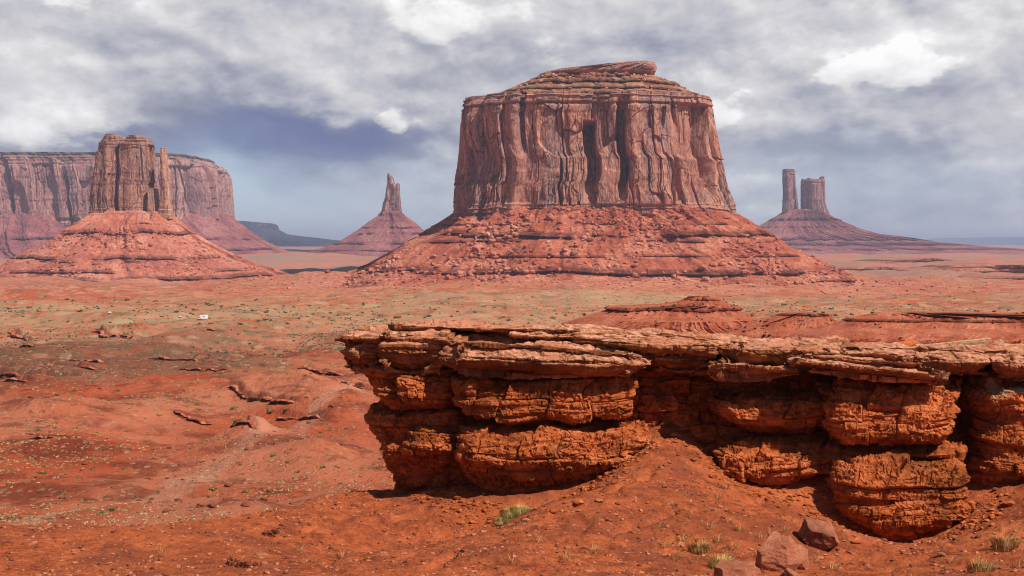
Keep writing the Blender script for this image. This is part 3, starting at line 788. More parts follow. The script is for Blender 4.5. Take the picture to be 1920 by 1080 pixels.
def build_great_butte():
    D = 1900.0
    t = empty('sandstone_butte', (W0 := (1115-CX)/F*D, D, -70), 'great broad red butte with upright cliffs under a stepped, overhanging summit', 'butte')
    def feat(px, py, P):
        fr = (P[..., 1] < D)
        d = -36*sst(1086, 1092, px)*(1-sst(1110, 1114, px))*sst(232, 240, py)*(1-sst(300, 390, py))     # square alcove
        d = d-30*sst(1146, 1158, px)*(1-sst(1166, 1168, px))*sst(185, 215, py)*(1-sst(330, 390, py))
        d = d+8*gau(px, 1178, 12)*(1-sst(330, 380, py))
        cx = 1303+.16*(py-200)
        d = d-26*sst(cx-10, cx+3, px)*(1-sst(cx+14, cx+19, px))*sst(196, 206, py)*(1-sst(330, 385, py))  # tall arch by the corner
        d = d-9*sst(966, 971, px)*(1-sst(976, 980, px))*(1-sst(260, 300, py))+7*gau(px, 958, 9)
        d = d-8*gau(px, 896, 6)+7*gau(px, 880, 8)-8*gau(px, 868, 5)
        ar = np.hypot((px-1048)/46, (py-262)/40); d = d-4*(1-sst(.9, 1.0, ar))*sst(225, 250, py)
        cv = 1240+.33*(py-300); d = d-14*sst(cv-1, cv+1, px)*(1-sst(cv+3, cv+11, px))*sst(290, 300, py)*(1-sst(370, 392, py))
        cv = 1232-.1*(py-210); d = d-7*sst(cv-2, cv+2, px)*(1-sst(cv+5, cv+9, px))*sst(204, 212, py)*(1-sst(235, 262, py))
        return np.where(fr, d, 0)
    cl = [(180, 872, 1332), (196, 868, 1336), (230, 863, 1341), (270, 861, 1349), (310, 857, 1358), (330, 853, 1361), (360, 851, 1369), (380, 850, 1378), (398, 850, 1381), (412, 848, 1383)]
    make_cliff(t, 'cliff', cl, D, 150, M['cliff'], 42, 3, nt=1500, nl=330, st=.09, sb=.11, feat=feat)
    cap = [(139, 1006, 1205, D, 56), (141, 996, 1222, D, 62), (146, 985, 1242, D, 78), (151, 972, 1256, D, 88), (157, 958, 1276, D, 100), (162, 945, 1282, D, 108), (165, 930, 1290, D, 118), (172, 915, 1305, D, 126), (179, 893, 1328, D, 138), (184, 878, 1334, D, 148), (190, 872, 1336, D, 149)]
    P, s, py, z = loft(cap, D, 100, 2.8, 1300, 150)
    N = outward(P); S, Z = np.broadcast_arrays(s[None, :], z[:, None])
    bands = [((HY-159)/F*(D-50), 6.5, 3, .35), ((HY-173)/F*(D-60), 4.5, 4, .3), ((HY-183)/F*(D-70), 5, 6, .4), ((HY-148)/F*(D-40), 4, 8, .1)]
    d, band = talus_relief(s, z, 30, 71, bands, 1.6)
    k = np.floor(Z/2.6+.4*perlin(S/40, Z*0, 4)); d = d*1.0+1.4*(_hash(_i(k), _i(k*0), _i(k*0), 5).astype(float)/4294967295.0-.5)
    capP = fit(P+N*d[..., None], 5)
    part('cap_slope', close(capP), M['cap'], t, {'band': padattr(band, True, True), 'veg': padattr(.22+0*band, True, True)}, False)
    rim = [(117, 1172, 1222, D, 44), (119, 1150, 1230, D, 54), (123, 1110, 1232, D, 66), (127, 1072, 1231, D, 72), (131, 1026, 1230, D, 74), (136, 1010, 1226, D, 74), (141, 1006, 1216, D, 70), (147, 1004, 1200, D, 60)]
    P, s, py, z = loft(rim, D, 45, 3.2, 800, 60)
    N = outward(P); d, band = cliff_relief(s, z, 12, 88, z[0], z[-1], .2, .2); P = fit(P+N*d[..., None], 3)
    scree('cap_rubble', capP, M['talus_pink'], 900, .8, 3.6, 6, 'pale broken rock on the stepped summit of the great butte', (.08, .9))
    part('rim_rock', close(P), M['cliff'], t, {'band': padattr(np.clip(band, 0, 1), True, True)}, False)
    ta = [(380, 905, 1335, D, 120), (392, 868, 1368, D, 150), (398, 846, 1386, D, 162), (412, 826, 1408, D, 178), (428, 800, 1432, D, 200), (440, 786, 1450, D, 215), (450, 768, 1466, D, 230), (462, 750, 1480, D, 245), (478, 725, 1512, D, 262), (492, 702, 1545, D, 280), (500, 690, 1560, D, 292), (512, 664, 1580, D, 310), (524, 640, 1605, D, 330), (540, 612, 1632, D, 350), (556, 578, 1660, D, 370), (580, 545, 1700, D, 390)]
    bands = [(437, 10, 1, .1), (451, 6, 2, .0), (503, 10, 3, .25), (521, 6, 4, -.15), (546, 8, 5, .15), (420, 4, 6, -.05), (478, 4, 7, -.1)]
    P, o = make_talus(t, 'talus_slope', ta, D, 260, M['talus'], 62, 21, bands, nt=1600, nl=420, veg0=(512, 548))
    front = P[:, :]
    scree('scree_rubble', P, M['talus_pink'], 5200, .9, 6.0, 5, 'pinkish scree scattered over the slope below the great butte', (.06, .93))
    rs = np.random.RandomState(8)
    for k in range(70):
        px = rs.choice([rs.normal(925, 40), rs.normal(1010, 60), rs.uniform(800, 1560)]); v = rs.uniform(405, 540)
        if k < 6: px, v = [(1033, 412), (958, 405), (893, 424), (1320, 423), (895, 470), (925, 481)][k]
        p = talus_point(P, px, v)
        place_rock('talus_boulder', p, rs.uniform(3.0, 5.2)+(4.0-.3*k if k < 6 else 0), M['talus_pink'], 100+k, 'pale red boulder lying on the scree slope under the great butte', 'boulder', 'boulders on the scree of the great butte')
    return P


build_great_butte()


def build_mitten():
    D = 2350.0
    t = empty('mitten_butte', ((245-CX)/F*D, D, -72), 'red mitten shaped butte with a thin thumb pillar beside its block', 'butte')
    block = [(268, 187, 287), (275, 186, 288), (290, 181, 289), (320, 177, 290), (350, 171, 292), (380, 168, 294), (395, 167, 297), (408, 166, 300)]
    def feat(px, py, P):
        return np.where(P[..., 1] < D, -14*gau(px, 226+.02*(py-300), 3.0)+5*gau(px, 205, 12)+6*gau(px, 252, 16), 0)
    make_cliff(t, 'cliff', block, D, 62, M['mitten'], 20, 131, n=4.6, nt=900, nl=240, feat=feat, st=.06, sb=.12)
    for name, tab, b in (('summit_knob', [(252, 198, 220), (254, 196, 224), (258, 193, 228), (261, 190, 230), (270, 186, 231)], 26), ('summit_knob', [(254, 240, 266), (257, 237, 271), (260, 235, 275), (263, 233, 279), (271, 231, 284)], 28)):
        P, s, py, z = loft(tab, D, b, 2.8, 300, 50); N = outward(P)
        d, band = cliff_relief(s, z, 9, len(name)+int(tab[0][1]), z[0], z[-1], .5, .5); part(name, close(P+N*d[..., None]), M['mitten'], t, {'band': padattr(band, True, True)}, False)
    make_cliff(t, 'buttress', [(352, 282, 290), (362, 281, 292), (376, 280, 294), (392, 279, 296), (410, 277, 299)], D-25, 36, M['mitten'], 12, 141, nt=500, nl=130, n=2.6)
    make_cliff(t, 'thumb_pillar', [(277, 302, 310), (279, 301, 312), (286, 301, 312), (288, 300, 312), (310, 300, 315), (340, 301, 317), (365, 301, 321), (385, 298, 323), (398, 296, 325), (410, 296, 326)], D-30, 12, M['pale_pillar'], 8, 151, nt=420, nl=200, n=2.8, st=.04, sb=.14)
    ta = [(396, 185, 318, D, 70), (404, 163, 328, D, 82), (412, 152, 334, D, 95), (428, 124, 352, D, 120), (436, 117, 364, D, 128), (450, 98, 384, D, 145), (464, 74, 408, D, 165), (478, 34, 436, D, 190), (486, 20, 450, D, 205), (498, -14, 482, D, 228), (506, -30, 508, D, 240), (520, -60, 540, D, 262), (540, -110, 575, D, 300), (560, -150, 610, D, 320)]
    bands = [(434, 8, 1, .22), (419, 3.5, 2, -.1), (481, 8, 3, .12), (487, 6, 4, -.1), (505, 7, 5, -.1), (516, 9, 6, .08)]
    P, o = make_talus(t, 'talus_slope', ta, D, 190, M['talus_pink'], 44, 161, bands, nt=1200, nl=340, veg0=(518, 540), gul=.55)
    scree('scree_rubble', P, M['talus_pink'], 2200, 1.0, 4.5, 15, 'pink scree scattered over the slope below the mitten butte', (.2, .93))
    rs = np.random.RandomState(18)
    for k in range(26):
        px, v = rs.uniform(40, 500), rs.uniform(440, 522)
        if k < 2: px, v = [(98, 462), (283, 462)][k]
        place_rock('talus_boulder', talus_point(P, px, v), rs.uniform(2.6, 4.4)+(2 if k < 2 else 0), M['talus_pink'], 200+k, 'pale pink boulder on the scree slope under the mitten butte', 'boulder', 'boulders on the scree of the mitten butte')


build_mitten()


def build_mesa():
    D = 5200.0
    t = empty('long_mesa', ((-300-CX)/F*D, D+500, -76), 'long flat topped purple mesa running behind the mitten butte', 'mesa')
    cl = [(299, -900, 411), (306, -900, 420), (325, -900, 428), (350, -900, 431), (380, -900, 433), (412, -900, 435), (424, -900, 436)]
    def feat(px, py, P):
        d = -55*gau(px, 155+.12*(py-300), 2.2)*sst(325, 345, py)-30*gau(px, 8, 4)*sst(340, 370, py)+26*gau(px, 425, 9)-22*gau(px, 408, 4)+18*gau(px, 372, 8)
        d = d-26*gau(px, 60, 26)*(1-sst(.8, 1, np.hypot((px-60)/28, (py-410)/70)))
        return np.where(P[..., 1] < D, d, 0)
    make_cliff(t, 'cliff', cl, D, 420, M['far_cliff'], 85, 171, n=6.0, nt=1700, nl=190, st=.10, sb=.10, feat=feat, rough=.8)
    cap = [(290, -880, 394, D, 340), (292, -885, 397, D, 345), (297, -888, 402, D, 370), (302, -895, 408, D, 390), (308, -900, 413, D, 400)]
    P, s, py, z = loft(cap, D, 400, 6.0, 1500, 60); N = outward(P)
    d, band = talus_relief(s, z, 60, 172, [((HY-293)/F*(D-180), 14, 1, .3), ((HY-303)/F*(D-190), 10, 2, .2)], 1.6)
    part('cap_slope', close(fit(P+N*(d*.8)[..., None], 5)), M['cap_far'], t, {'band': padattr(band, True, True), 'veg': padattr(.7+0*band, True, True)}, False)
    ta = [(398, -900, 425, D, 400), (410, -930, 440, D, 440), (425, -960, 458, D, 480), (440, -1000, 476, D, 520), (455, -1040, 500, D, 570), (470, -1080, 530, D, 630), (485, -1120, 575, D, 700), (500, -1160, 620, D, 760)]
    make_talus(t, 'talus_slope', ta, D, 520, M['far_talus'], 130, 173, [(424, 10, 1, -.15), (447, 11, 2, .0), (466, 10, 3, -.1)], n=4.0, nt=1300, nl=220)


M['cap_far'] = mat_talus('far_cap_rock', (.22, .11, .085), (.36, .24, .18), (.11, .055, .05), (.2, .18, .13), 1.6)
build_mesa()


def build_spire():
    D = 5200.0
    t = empty('spire_butte', ((735-CX)/F*D, D, -76), 'slender twin tipped rock spire standing on a banded purple cone', 'butte')
    make_cliff(t, 'spire', [(325, 727, 731), (328, 726, 733), (333, 726, 737), (345, 725, 741), (347, 725, 746), (352, 724, 750), (370, 722, 750), (380, 718, 750), (392, 716, 752), (402, 713, 754), (408, 711, 756)], D, 30, M['far_cliff'], 17, 181, n=2.6, nt=500, nl=180, sb=.06)
    make_cliff(t, 'side_pinnacle', [(343, 744, 748), (346, 743, 750), (360, 742, 750), (385, 740, 752), (400, 738, 754)], D-18, 15, M['far_cliff'], 11, 182, n=2.6, nt=240, nl=90)
    ta = [(396, 714, 752, D, 60), (404, 708, 760, D, 75), (416, 690, 778, D, 105), (430, 672, 792, D, 140), (440, 656, 805, D, 165), (450, 640, 822, D, 195), (458, 622, 840, D, 225), (466, 600, 862, D, 265), (476, 570, 890, D, 310), (486, 552, 910, D, 340), (500, 530, 940, D, 380)]
    make_talus(t, 'talus_slope', ta, D, 250, M['far_talus'], 70, 183, [(426, 8, 1, .0), (437, 9, 2, .0), (455, 12, 3, .12), (469, 7, 4, .0)], nt=900, nl=240, gul=.3)


build_spire()


def build_towers():
    D = 6200.0
    t = empty('twin_tower_butte', ((1508-CX)/F*D, D, -78), 'purple butte carrying a square tower and a broader castle like block', 'butte')
    make_cliff(t, 'tower', [(317, 1468, 1489), (319, 1467, 1491), (340, 1467, 1492), (360, 1468, 1494), (380, 1467, 1496), (395, 1466, 1498), (402, 1465, 1499), (410, 1463, 1501)], D, 34, M['far_cliff'], 28, 191, n=3.2, nt=420, nl=170)
    make_cliff(t, 'castle_block', [(336, 1503, 1546), (340, 1502, 1547), (360, 1502, 1547), (378, 1502, 1548), (390, 1502, 1551), (402, 1501, 1556), (412, 1500, 1560)], D, 70, M['far_cliff'], 30, 192, n=3.4, nt=560, nl=150)
    for k, tab in enumerate([[(331, 1538, 1545), (334, 1536, 1546), (342, 1535, 1547)], [(335, 1503, 1506), (338, 1503, 1507), (344, 1502, 1508)], [(334, 1513, 1520), (337, 1512, 1522), (344, 1510, 1524)]]):
        make_cliff(t, 'pinnacle', tab, D-20-8*k, 14, M['far_cliff'], 14, 193+k, n=2.6, nt=120, nl=40)
    ta = [(392, 1476, 1530, D, 60), (401, 1462, 1556, D, 105), (408, 1450, 1566, D, 130), (418, 1432, 1590, D, 165), (428, 1415, 1612, D, 195), (438, 1396, 1650, D, 230), (446, 1370, 1715, D, 280), (454, 1330, 1760, D, 340), (462, 1290, 1850, D, 420), (470, 1250, 1960, D, 500), (480, 1200, 2100, D, 600), (492, 1150, 2200, D, 700)]
    make_talus(t, 'talus_slope', ta, D, 300, M['far_talus'], 40, 196, [(410, 14, 1, .1), (425, 7, 2, .0), (447, 18, 3, .25), (457, 15, 4, .25), (466, 11, 5, .15)], nt=1200, nl=240, n=2.4, gul=.25)


build_towers()


def build_far_mesas():
    for name, lab, D, b, tab in (('distant_mesa', 'distant dark blue stepped mesa on the skyline between mitten and spire', 9500., 900, [(414, 380, 455), (417, 360, 468), (428, 330, 474), (437, 300, 492), (441, 280, 520), (445, 250, 560), (449, 200, 592), (453, 150, 640), (462, 100, 700)]),
                                 ('distant_plateau', 'faint pale blue plateau on the skyline beyond the towers', 32000., 3500, [(445, 1850, 2500), (447, 1830, 2550), (450, 1795, 2600), (455, 1740, 2700), (464, 1650, 2800)])):
        t = empty(name, ((tab[0][1]-CX)/F*D, D, -80), lab, 'mesa')
        P, s, py, z = loft(tab, D, b, 4.0, 500, 70); N = outward(P); d, band = talus_relief(s, z, D*.012, 211, [], 1.5)
        part('cliff', close(P+N*(d*.5)[..., None], True, False), M['shade_blue_rock'], t, {'band': padattr(band, True, False), 'veg': padattr(band*0, True, False)}, False)


build_far_mesas()


def build_red_hills():
    D = 350.0
    specs = [('hill', 'small red hill capped by a dark ledge and a pointed knob, behind the rock shelf', D, 15, [(557, 1308, 1322), (560, 1303, 1330), (566, 1285, 1345), (572, 1258, 1362), (577, 1150, 1380), (581, 1142, 1385), (584, 1146, 1386), (590, 1132, 1392), (600, 1108, 1420), (612, 1070, 1450), (626, 1030, 1500), (645, 960, 1560)], [(579, .9, 3, .45), (562, .5, 9, .3)], 301),
             ('hill', 'low red hill with a short dark ledge, between two larger hills', D-20, 11, [(587, 1495, 1530), (589, 1478, 1545), (592, 1468, 1552), (597, 1452, 1558), (604, 1425, 1566), (613, 1400, 1580), (626, 1370, 1610), (645, 1330, 1650)], [(590, .7, 3, .45)], 305),
             ('hill', 'long red hill with a continuous dark ledge, at the frame edge', D-40, 16, [(586, 1680, 1800), (588, 1662, 1900), (591, 1650, 2100), (595, 1635, 2300), (598, 1618, 2320), (601, 1614, 2330), (606, 1604, 2340), (614, 1588, 2360), (622, 1565, 2380), (634, 1530, 2400), (655, 1480, 2440)], [(600.5, .75, 3, .5)], 309)]
    for name, lab, d0, b0, tab, bands, seed in specs:
        pz = tab[0][0]
        tb = [(r[0], r[1], r[2], d0, b0*(.25+.75*min(1, (r[0]-pz)/45.))+(6 if r[0] > pz+35 else 0)) for r in tab]
        P, s, py, z = loft(tb, d0, b0, 2.2, 1300, 200, xat=.5, zat=.4); N = outward(P)
        zb = [((HY-r[0])/F*(d0-.5*b0*.6), r[1], r[2], r[3]) for r in bands]
        d, band = talus_relief(s, z, 6.0, seed, zb, 1.3)
        S, Z = np.broadcast_arrays(s[None, :], z[:, None])
        d = d*.8+.55*(1-2*np.abs(perlin(S/2.2, Z/9, seed+4)))*sst(0, 3, z[0]-Z)+.22*(1-2*np.abs(perlin(S/.9, Z/5, seed+5)))*sst(0, 2, z[0]-Z)
        P = P+N*d[..., None]
        scree('hill_rubble', P, M['dark_rock'], 420, .10, .55, seed+7, 'dark broken rock strewn on the slopes of the low red hills', (.1, .95))
        me = mesh_from('hill', close(P, True, False).reshape(-1, 3), grid_faces(P.shape[0]+4, P.shape[1]), M['hill'], {'band': padattr(np.clip(band*1.1, 0, 1), True, False), 'veg': padattr(band*0, True, False)}, False)
        tag(link('hill', me), lab, 'hill', None, 'structure')


M['dark_rock'] = mat_rock('shade_dark_maroon_rock', (.042, .012, .010), (.125, .031, .020), (.26, .07, .04), None, (.46, .10, .042))  # dark stone, its colour deepened further to hold the overhang shade
M['hill'] = mat_talus('red_hill_soil', (.37, .098, .048), (.50, .165, .09), (.21, .045, .026), (.4, .3, .2), .12)
build_red_hills()

def build_benches():
    for lab, D, b, tab, bands in (('low purple red bench on the far plain under the twin towers', 3300., 150, [(484, 1690, 1760), (487, 1660, 1790), (492, 1600, 1840), (499, 1550, 1880), (508, 1480, 1960)], [(488, 3.5, 1, .3), (495, 3.5, 2, .3)]),
                                  ('long broken red bench on the far plain, nearer than the purple one', 2600., 140, [(496, 1830, 1900), (499, 1790, 1990), (505, 1720, 2060), (512, 1680, 2100), (524, 1600, 2200)], [(500, 3, 1, .3), (508, 3, 2, .35)]),
                                  ('smooth red bench with a dark ledge beyond the long red hill', 2150., 120, [(517, 1870, 1990), (520, 1840, 2050), (527, 1790, 2100), (536, 1740, 2200), (550, 1650, 2300)], [(521, 3, 1, .3), (530, 2.5, 2, .3)]),
                                  ('faint red rise on the plain beside the foot of the great butte', 2900., 120, [(500, 1600, 1680), (503, 1570, 1720), (510, 1520, 1780), (520, 1460, 1860)], [(504, 3, 1, .3)])):
        P, s, py, z = loft(tab, D, b, 2.4, 900, 120); N = outward(P)
        d, band = talus_relief(s, z, 30, int(D), [((HY-r[0])/F*(D-.5*b), r[1], r[2], r[3]) for r in bands], 1.5, .5)
        P = P+N*(d*.8)[..., None]
        me = mesh_from('hill', close(P, True, False).reshape(-1, 3), grid_faces(P.shape[0]+4, P.shape[1]), M['talus'], {'band': padattr(band, True, False), 'veg': padattr(.4+0*band, True, False)}, False)
        tag(link('hill', me), lab, 'hill', None, 'structure')


build_benches()


def build_step(k, row):
    """one low outcrop: a broken lip of rock with a sheer front, running along a fold of the valley floor"""
    u0, d0, u1, d1, h, fall = row
    x0, y0, x1, y1 = (u0-CX)/F*d0, d0, (u1-CX)/F*d1, d1
    tx, ty = x1-x0, y1-y0; L = math.hypot(tx, ty); tx /= L; ty /= L; nx, ny = -ty, tx
    nu = 260; t = np.linspace(-.02, 1.02, nu)
    wob = fbm(t*L/fall*.9, 0*t+k, 4, 400+k)*fall*.22
    env = np.clip(1.35*np.sin(np.clip(t, 0, 1)*np.pi)**.45, 0, 1)*np.clip(.72+.9*fbm(t*L/h/3.5, 0*t, 4, 420+k), .12, 1.3)
    hh = .62*h*env
    bx = x0+tx*L*t+nx*(wob-.22*fall); by = y0+ty*L*t+ny*(wob-.22*fall); bz = ground(bx, by)
    sec = [(-.45, -.7), (-.25, -.1), (-.05, .12), (.0, .3), (-.08, .5), (-.22, .66), (-.30, .80), (-.26, .93), (-.05, 1.0), (.5, 1.04), (1.3, 1.02), (2.4, .9), (3.8, .5), (5.0, -.5)]
    sv = np.array(sec); q = np.linspace(0, len(sv)-1, 60); sv = np.stack([np.interp(q, np.arange(len(sv)), sv[:, j]) for j in (0, 1)], 1)
    o = .22*fall*.5
    P = np.stack([bx[None]+nx*(o+sv[:, :1]*hh[None]), by[None]+ny*(o+sv[:, :1]*hh[None]), bz[None]+sv[:, 1:]*hh[None]], -1)
    s = 1/h; X, Y, Z = P[..., 0]*s, P[..., 1]*s, P[..., 2]*s
    v, e = courses(X*1.0+.3*fbm3(X, Y, Z, 2, 431), Z+.1*fbm3(X*.5, Y*.5, Z, 2, 432), .22, .8, 433+k)
    dd = h*(.34*v+.26*fbm3(X*1.2, Y*1.2, Z*1.6, 4, 434+k))
    P[..., 0] -= nx*dd; P[..., 1] -= ny*dd; P[..., 2] += .05*h*fbm3(X*1.6, Y*1.6, Z*1.6, 3, 436+k)
    base = (bx[nu//2], by[nu//2], bz[nu//2]); N = normals(P, False); top_tint = sst(.45, .8, np.abs(N[..., 2]))*(sv[:, 1:] > .8)*(sv[:, :1] > -.1)
    me = mesh_from('rock_ledge', P.reshape(-1, 3), grid_faces(60, nu, False)[:, ::-1], M['dark_rock'], {'lime': np.zeros(60*nu), 'top_tint': top_tint}, False, base)
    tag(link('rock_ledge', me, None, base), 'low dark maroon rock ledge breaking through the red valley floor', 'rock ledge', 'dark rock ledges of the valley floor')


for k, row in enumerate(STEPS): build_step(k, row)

# balanced rock on the low rise between the buttes
gx, gy = (614-CX)/F*1880, 1880.
place_rock('balanced_rock', (gx, gy, float(ground([gx], [gy])[0])), 6.2, M['talus'], 401, 'lone round red boulder perched on the low rise beside the great butte', 'boulder', None, 1.0)


# ------------------------------------------------------------------ the rock shelf in front
def mud_disp(P, N, seed, amp=1.0, crack=1.0):
    X, Y, Z = P[..., 0], P[..., 1], P[..., 2]
    d = .17*fbm3(X*.8, Y*.8, Z*1.1, 4, seed)
    wz = Z+.08*fbm3(X*.7, Y*.7, Z*.4, 2, seed+3)
    d = d+.09*fbm3(X*.25, Y*.25, wz*5.5, 3, seed+5, .6)
    h = X*.9-Y*.45+.12*fbm3(X*1.5, Y*1.5, Z*1.5, 2, seed+6)
    zz = Z+.10*fbm3(X*1.5, Y*1.5, Z*1.5, 2, seed+8)
    bz = wz+.18*fbm3(X*.35, Y*.35, Z*.9, 3, seed+40)
    v, e = courses(h+.25*fbm3(X*.8, Y*.8, Z*.8, 2, seed+41), bz, (.62), 1.25, seed+42); d = d+v*.30-.07*np.exp(-(e/.03)**2)
    v, e = courses(h+.15*fbm3(X*1.7, Y*1.7, Z*1.7, 2, seed+43), bz, .15, .62, seed+44); d = d+v*.07*(.4+.6*sst(-.3, .2, fbm3(X*.7, Y*.7, Z*.7, 2, seed+45)))
    f1, f2, i1 = worley(h*.95, zz*1.7, seed+1); d = d+.45*((i1-.5)*.22-.09*crack*np.exp(-((f2-f1)/.05)**2)*sst(-.2, .2, fbm3(X*.6, Y*.6, Z*.6, 2, seed+14)))
    f1, f2, i2 = worley(h*3.1, zz*3.9, seed+2); d = d+(i2-.5)*.07-.03*crack*np.exp(-((f2-f1)/.08)**2)*sst(-.1, .3, fbm3(X*.9, Y*.9, Z*.9, 2, seed+4))
    f1, f2, i3 = worley(h*8.5, zz*9.5, seed+9); d = d+(.12-f1*.16)*.40*sst(-.1, .4, fbm3(X*1.1, Y*1.1, Z*1.4, 2, seed+12))
    n = fbm3(X*6.0, Y*6.0, Z*6.5, 4, seed+11, .65)
    d = d-.10*sst(.12, .45, n)+.05*n
    hz = np.abs(fbm3(X*.22, Y*.22, wz*1.7, 2, seed+23)); d = d-.14*crack*np.exp(-(hz/.035)**2)*sst(-.2, .2, fbm3(X*.4, Y*.4, Z, 2, seed+29))
    return d*amp


def buttress(parent, tab, b, seed, n=2.8, nt=420, nl=150, name='buttress', amp=1.0, lime=0.0, smooth=5, crack=1.0, front=4.0):
    tab = [(r[0]+(5 if k == 0 else -3 if k == len(tab)-1 else 0), r[1], r[2], r[3]+(.55 if k in (0, len(tab)-1) else 0)) for k, r in enumerate(tab)]
    P, s, py, z = loft(tab, 44, b, n+1.0, nt, nl, front=front, smooth=max(smooth-2, 1), frontD=True, zat=.25, xat=.45)
    P = close(P, True, True)
    N = outward(P, False)
    X, Y, Z = P[..., 0], P[..., 1], P[..., 2]
    P = P+N*mud_disp(P, N, seed, amp, crack)[..., None]
    li = np.zeros(P.shape[:2])
    if lime: li = lime*.42*sst(z.max()-1.0, z.max()-.4, P[..., 2])*sst(-.1, .35, fbm3(X*1.6, Y*1.6, Z*2.6, 4, seed+33))*1.9
    return part(name, P, M['mud'], parent, {'lime': li}, False)


def shelf_slab(parent, outline, seed, nt=900, prof=None, amp=1.0, rnd=.16, name='cap_slab', layers=4.0, bed=.09):
    """outline corners (px, depth, top py, bottom py) read at their own depth, anticlockwise from the front left"""
    O = np.array([((u-CX)/F*(d-.35), d-.35, (HY-a)/F*(d-.35), (HY-b)/F*(d-.35)) for u, d, a, b in outline])
    C = np.concatenate([O, O[:1]]); L = np.hypot(np.diff(C[:, 0]), np.diff(C[:, 1]))
    mid = .5*(C[1:, 1]+C[:-1, 1]); wgt = np.where(mid < O[:, 1].mean()+.2, 3.2, 1.0)
    cs = np.concatenate([[0], np.cumsum(L*wgt)]); cl = np.concatenate([[0], np.cumsum(L)])
    q = np.linspace(0, cs[-1], nt, endpoint=False)
    E = np.stack([np.interp(q, cs, C[:, k]) for k in range(4)], 1); s = np.interp(q, cs, cl)
    kk = 7; ker = np.hanning(2*kk+3)[1:-1]; ker /= ker.sum()
    E = np.stack([np.convolve(np.concatenate([E[-kk:, k], E[:, k], E[:kk, k]]), ker, 'valid') for k in range(4)], 1)
    tng = np.roll(E[:, :2], -2, 0)-np.roll(E[:, :2], 2, 0); tng /= np.maximum(np.linalg.norm(tng, axis=1, keepdims=True), 1e-9)
    nrm = np.stack([tng[:, 1], -tng[:, 0]], 1)                 # outward for anticlockwise outlines
    E[:, :2] += nrm*(.20*fbm(E[:, 0]*.9+seed, E[:, 1]*.9, 4, seed)+.04*fbm(E[:, 0]*3+seed, E[:, 1]*4, 3, seed+1))[:, None]
    basis = lambda x, y: np.stack([np.ones_like(x), x, y, x*x*.1, x*y*.1], -1)
    ct = np.linalg.lstsq(basis(E[:, 0], E[:, 1]), E[:, 2], rcond=1e-6)[0]
    cb = np.linalg.lstsq(basis(E[:, 0], E[:, 1]), E[:, 3], rcond=1e-6)[0]
    ym = E[:, 1].mean()
    rows = []
    def collapse(k, inset, zc, zref):
        x = E[:, 0]-nrm[:, 0]*inset; y = E[:, 1]-nrm[:, 1]*inset
        y2 = ym+(y-ym)*(1-k); x2 = x+(x.mean()-x)*.02*k
        z = zref*(1-k)+(basis(x2, y2)@zc)*k
        return np.stack([x2, y2, z], 1)
    th = E[:, 2]-E[:, 3]
    for k in (1.0, .8, .55, .3, .12): rows.append(collapse(k, rnd*1.6, cb, E[:, 3]))
    nside = 46
    pr = prof or [(0, 3.2), (.15, 2.2), (.35, 1.2), (.55, .5), (.72, .1), (.8, 0), (.92, .3), (1, 1.0)]
    pv, pi = np.array(pr).T
    for v in np.linspace(0, 1, nside):
        ins = np.interp(v, pv, pi)*rnd
        rows.append(np.stack([E[:, 0]-nrm[:, 0]*ins, E[:, 1]-nrm[:, 1]*ins, E[:, 3]+th*v], 1))
    for k in np.concatenate([np.linspace(.02, .9, 42), [1.0]]): rows.append(collapse(k, rnd*1.05, ct, E[:, 2]))
    P = np.stack(rows)[::-1]
    N = outward(P, False)
    X, Y, Z = P[..., 0], P[..., 1], P[..., 2]
    side = 1-sst(.35, .8, np.abs(N[..., 2]))
    wz = Z+.05*fbm3(X*.8, Y*.8, Z*.5, 3, seed+2)+.03*X
    lay = fbm3(X*.22, Y*.22, wz*layers, 3, seed+3, .6)
    f1, f2, i1 = worley(X*.8-Y*.4+.3*fbm3(X, Y, Z, 2, seed+4), wz*2.6+.25*X, seed+6)
    d = .13*fbm3(X*.7, Y*.7, Z*1.6, 4, seed)+side*(bed*np.sign(lay)*np.abs(lay)**.7+(i1-.5)*.20-.06*np.exp(-((f2-f1)/.06)**2))
    hh = X*.9-Y*.45+.25*fbm3(X, Y, Z, 2, seed+50); v, e = courses(hh, wz+.05*X, .34, 2.2, seed+51); d = d+side*(v*.14-.05*np.exp(-(e/.03)**2))
    v, e = courses(hh, wz+.05*X, .11, .9, seed+52); d = d+side*v*.05
    d = d+.05*fbm3(X*4, Y*4, Z*8, 4, seed+9, .6)-side*.05*sst(.1, .5, fbm3(X*7, Y*7, Z*12, 2, seed+10))
    # thin sheets that have flaked off the upper face
    fl = fbm3(X*.35, Y*.9, Z*.2, 4, seed+21); st = np.floor(fl*6)+sst(.78, 1, fl*6-np.floor(fl*6))
    top = sst(.5, .9, N[..., 2])
    d = d*(1-.4*top)+top*(.06*st-.07*np.exp(-(np.abs(fbm3(X*.8, Y*.8, Z*.3, 3, seed+61))/.03)**2)+.04*fbm3(X*3, Y*3, Z*3, 3, seed+62))
    P = P+N*(d*amp)[..., None]
    N = outward(P, False)
    return part(name, P, M['slab'], parent, {'lime': np.zeros(P.shape[:2]), 'top_tint': sst(.45, .85, N[..., 2]+.25*fbm3(X*2, Y*2, Z*4, 3, seed+31))}, False)


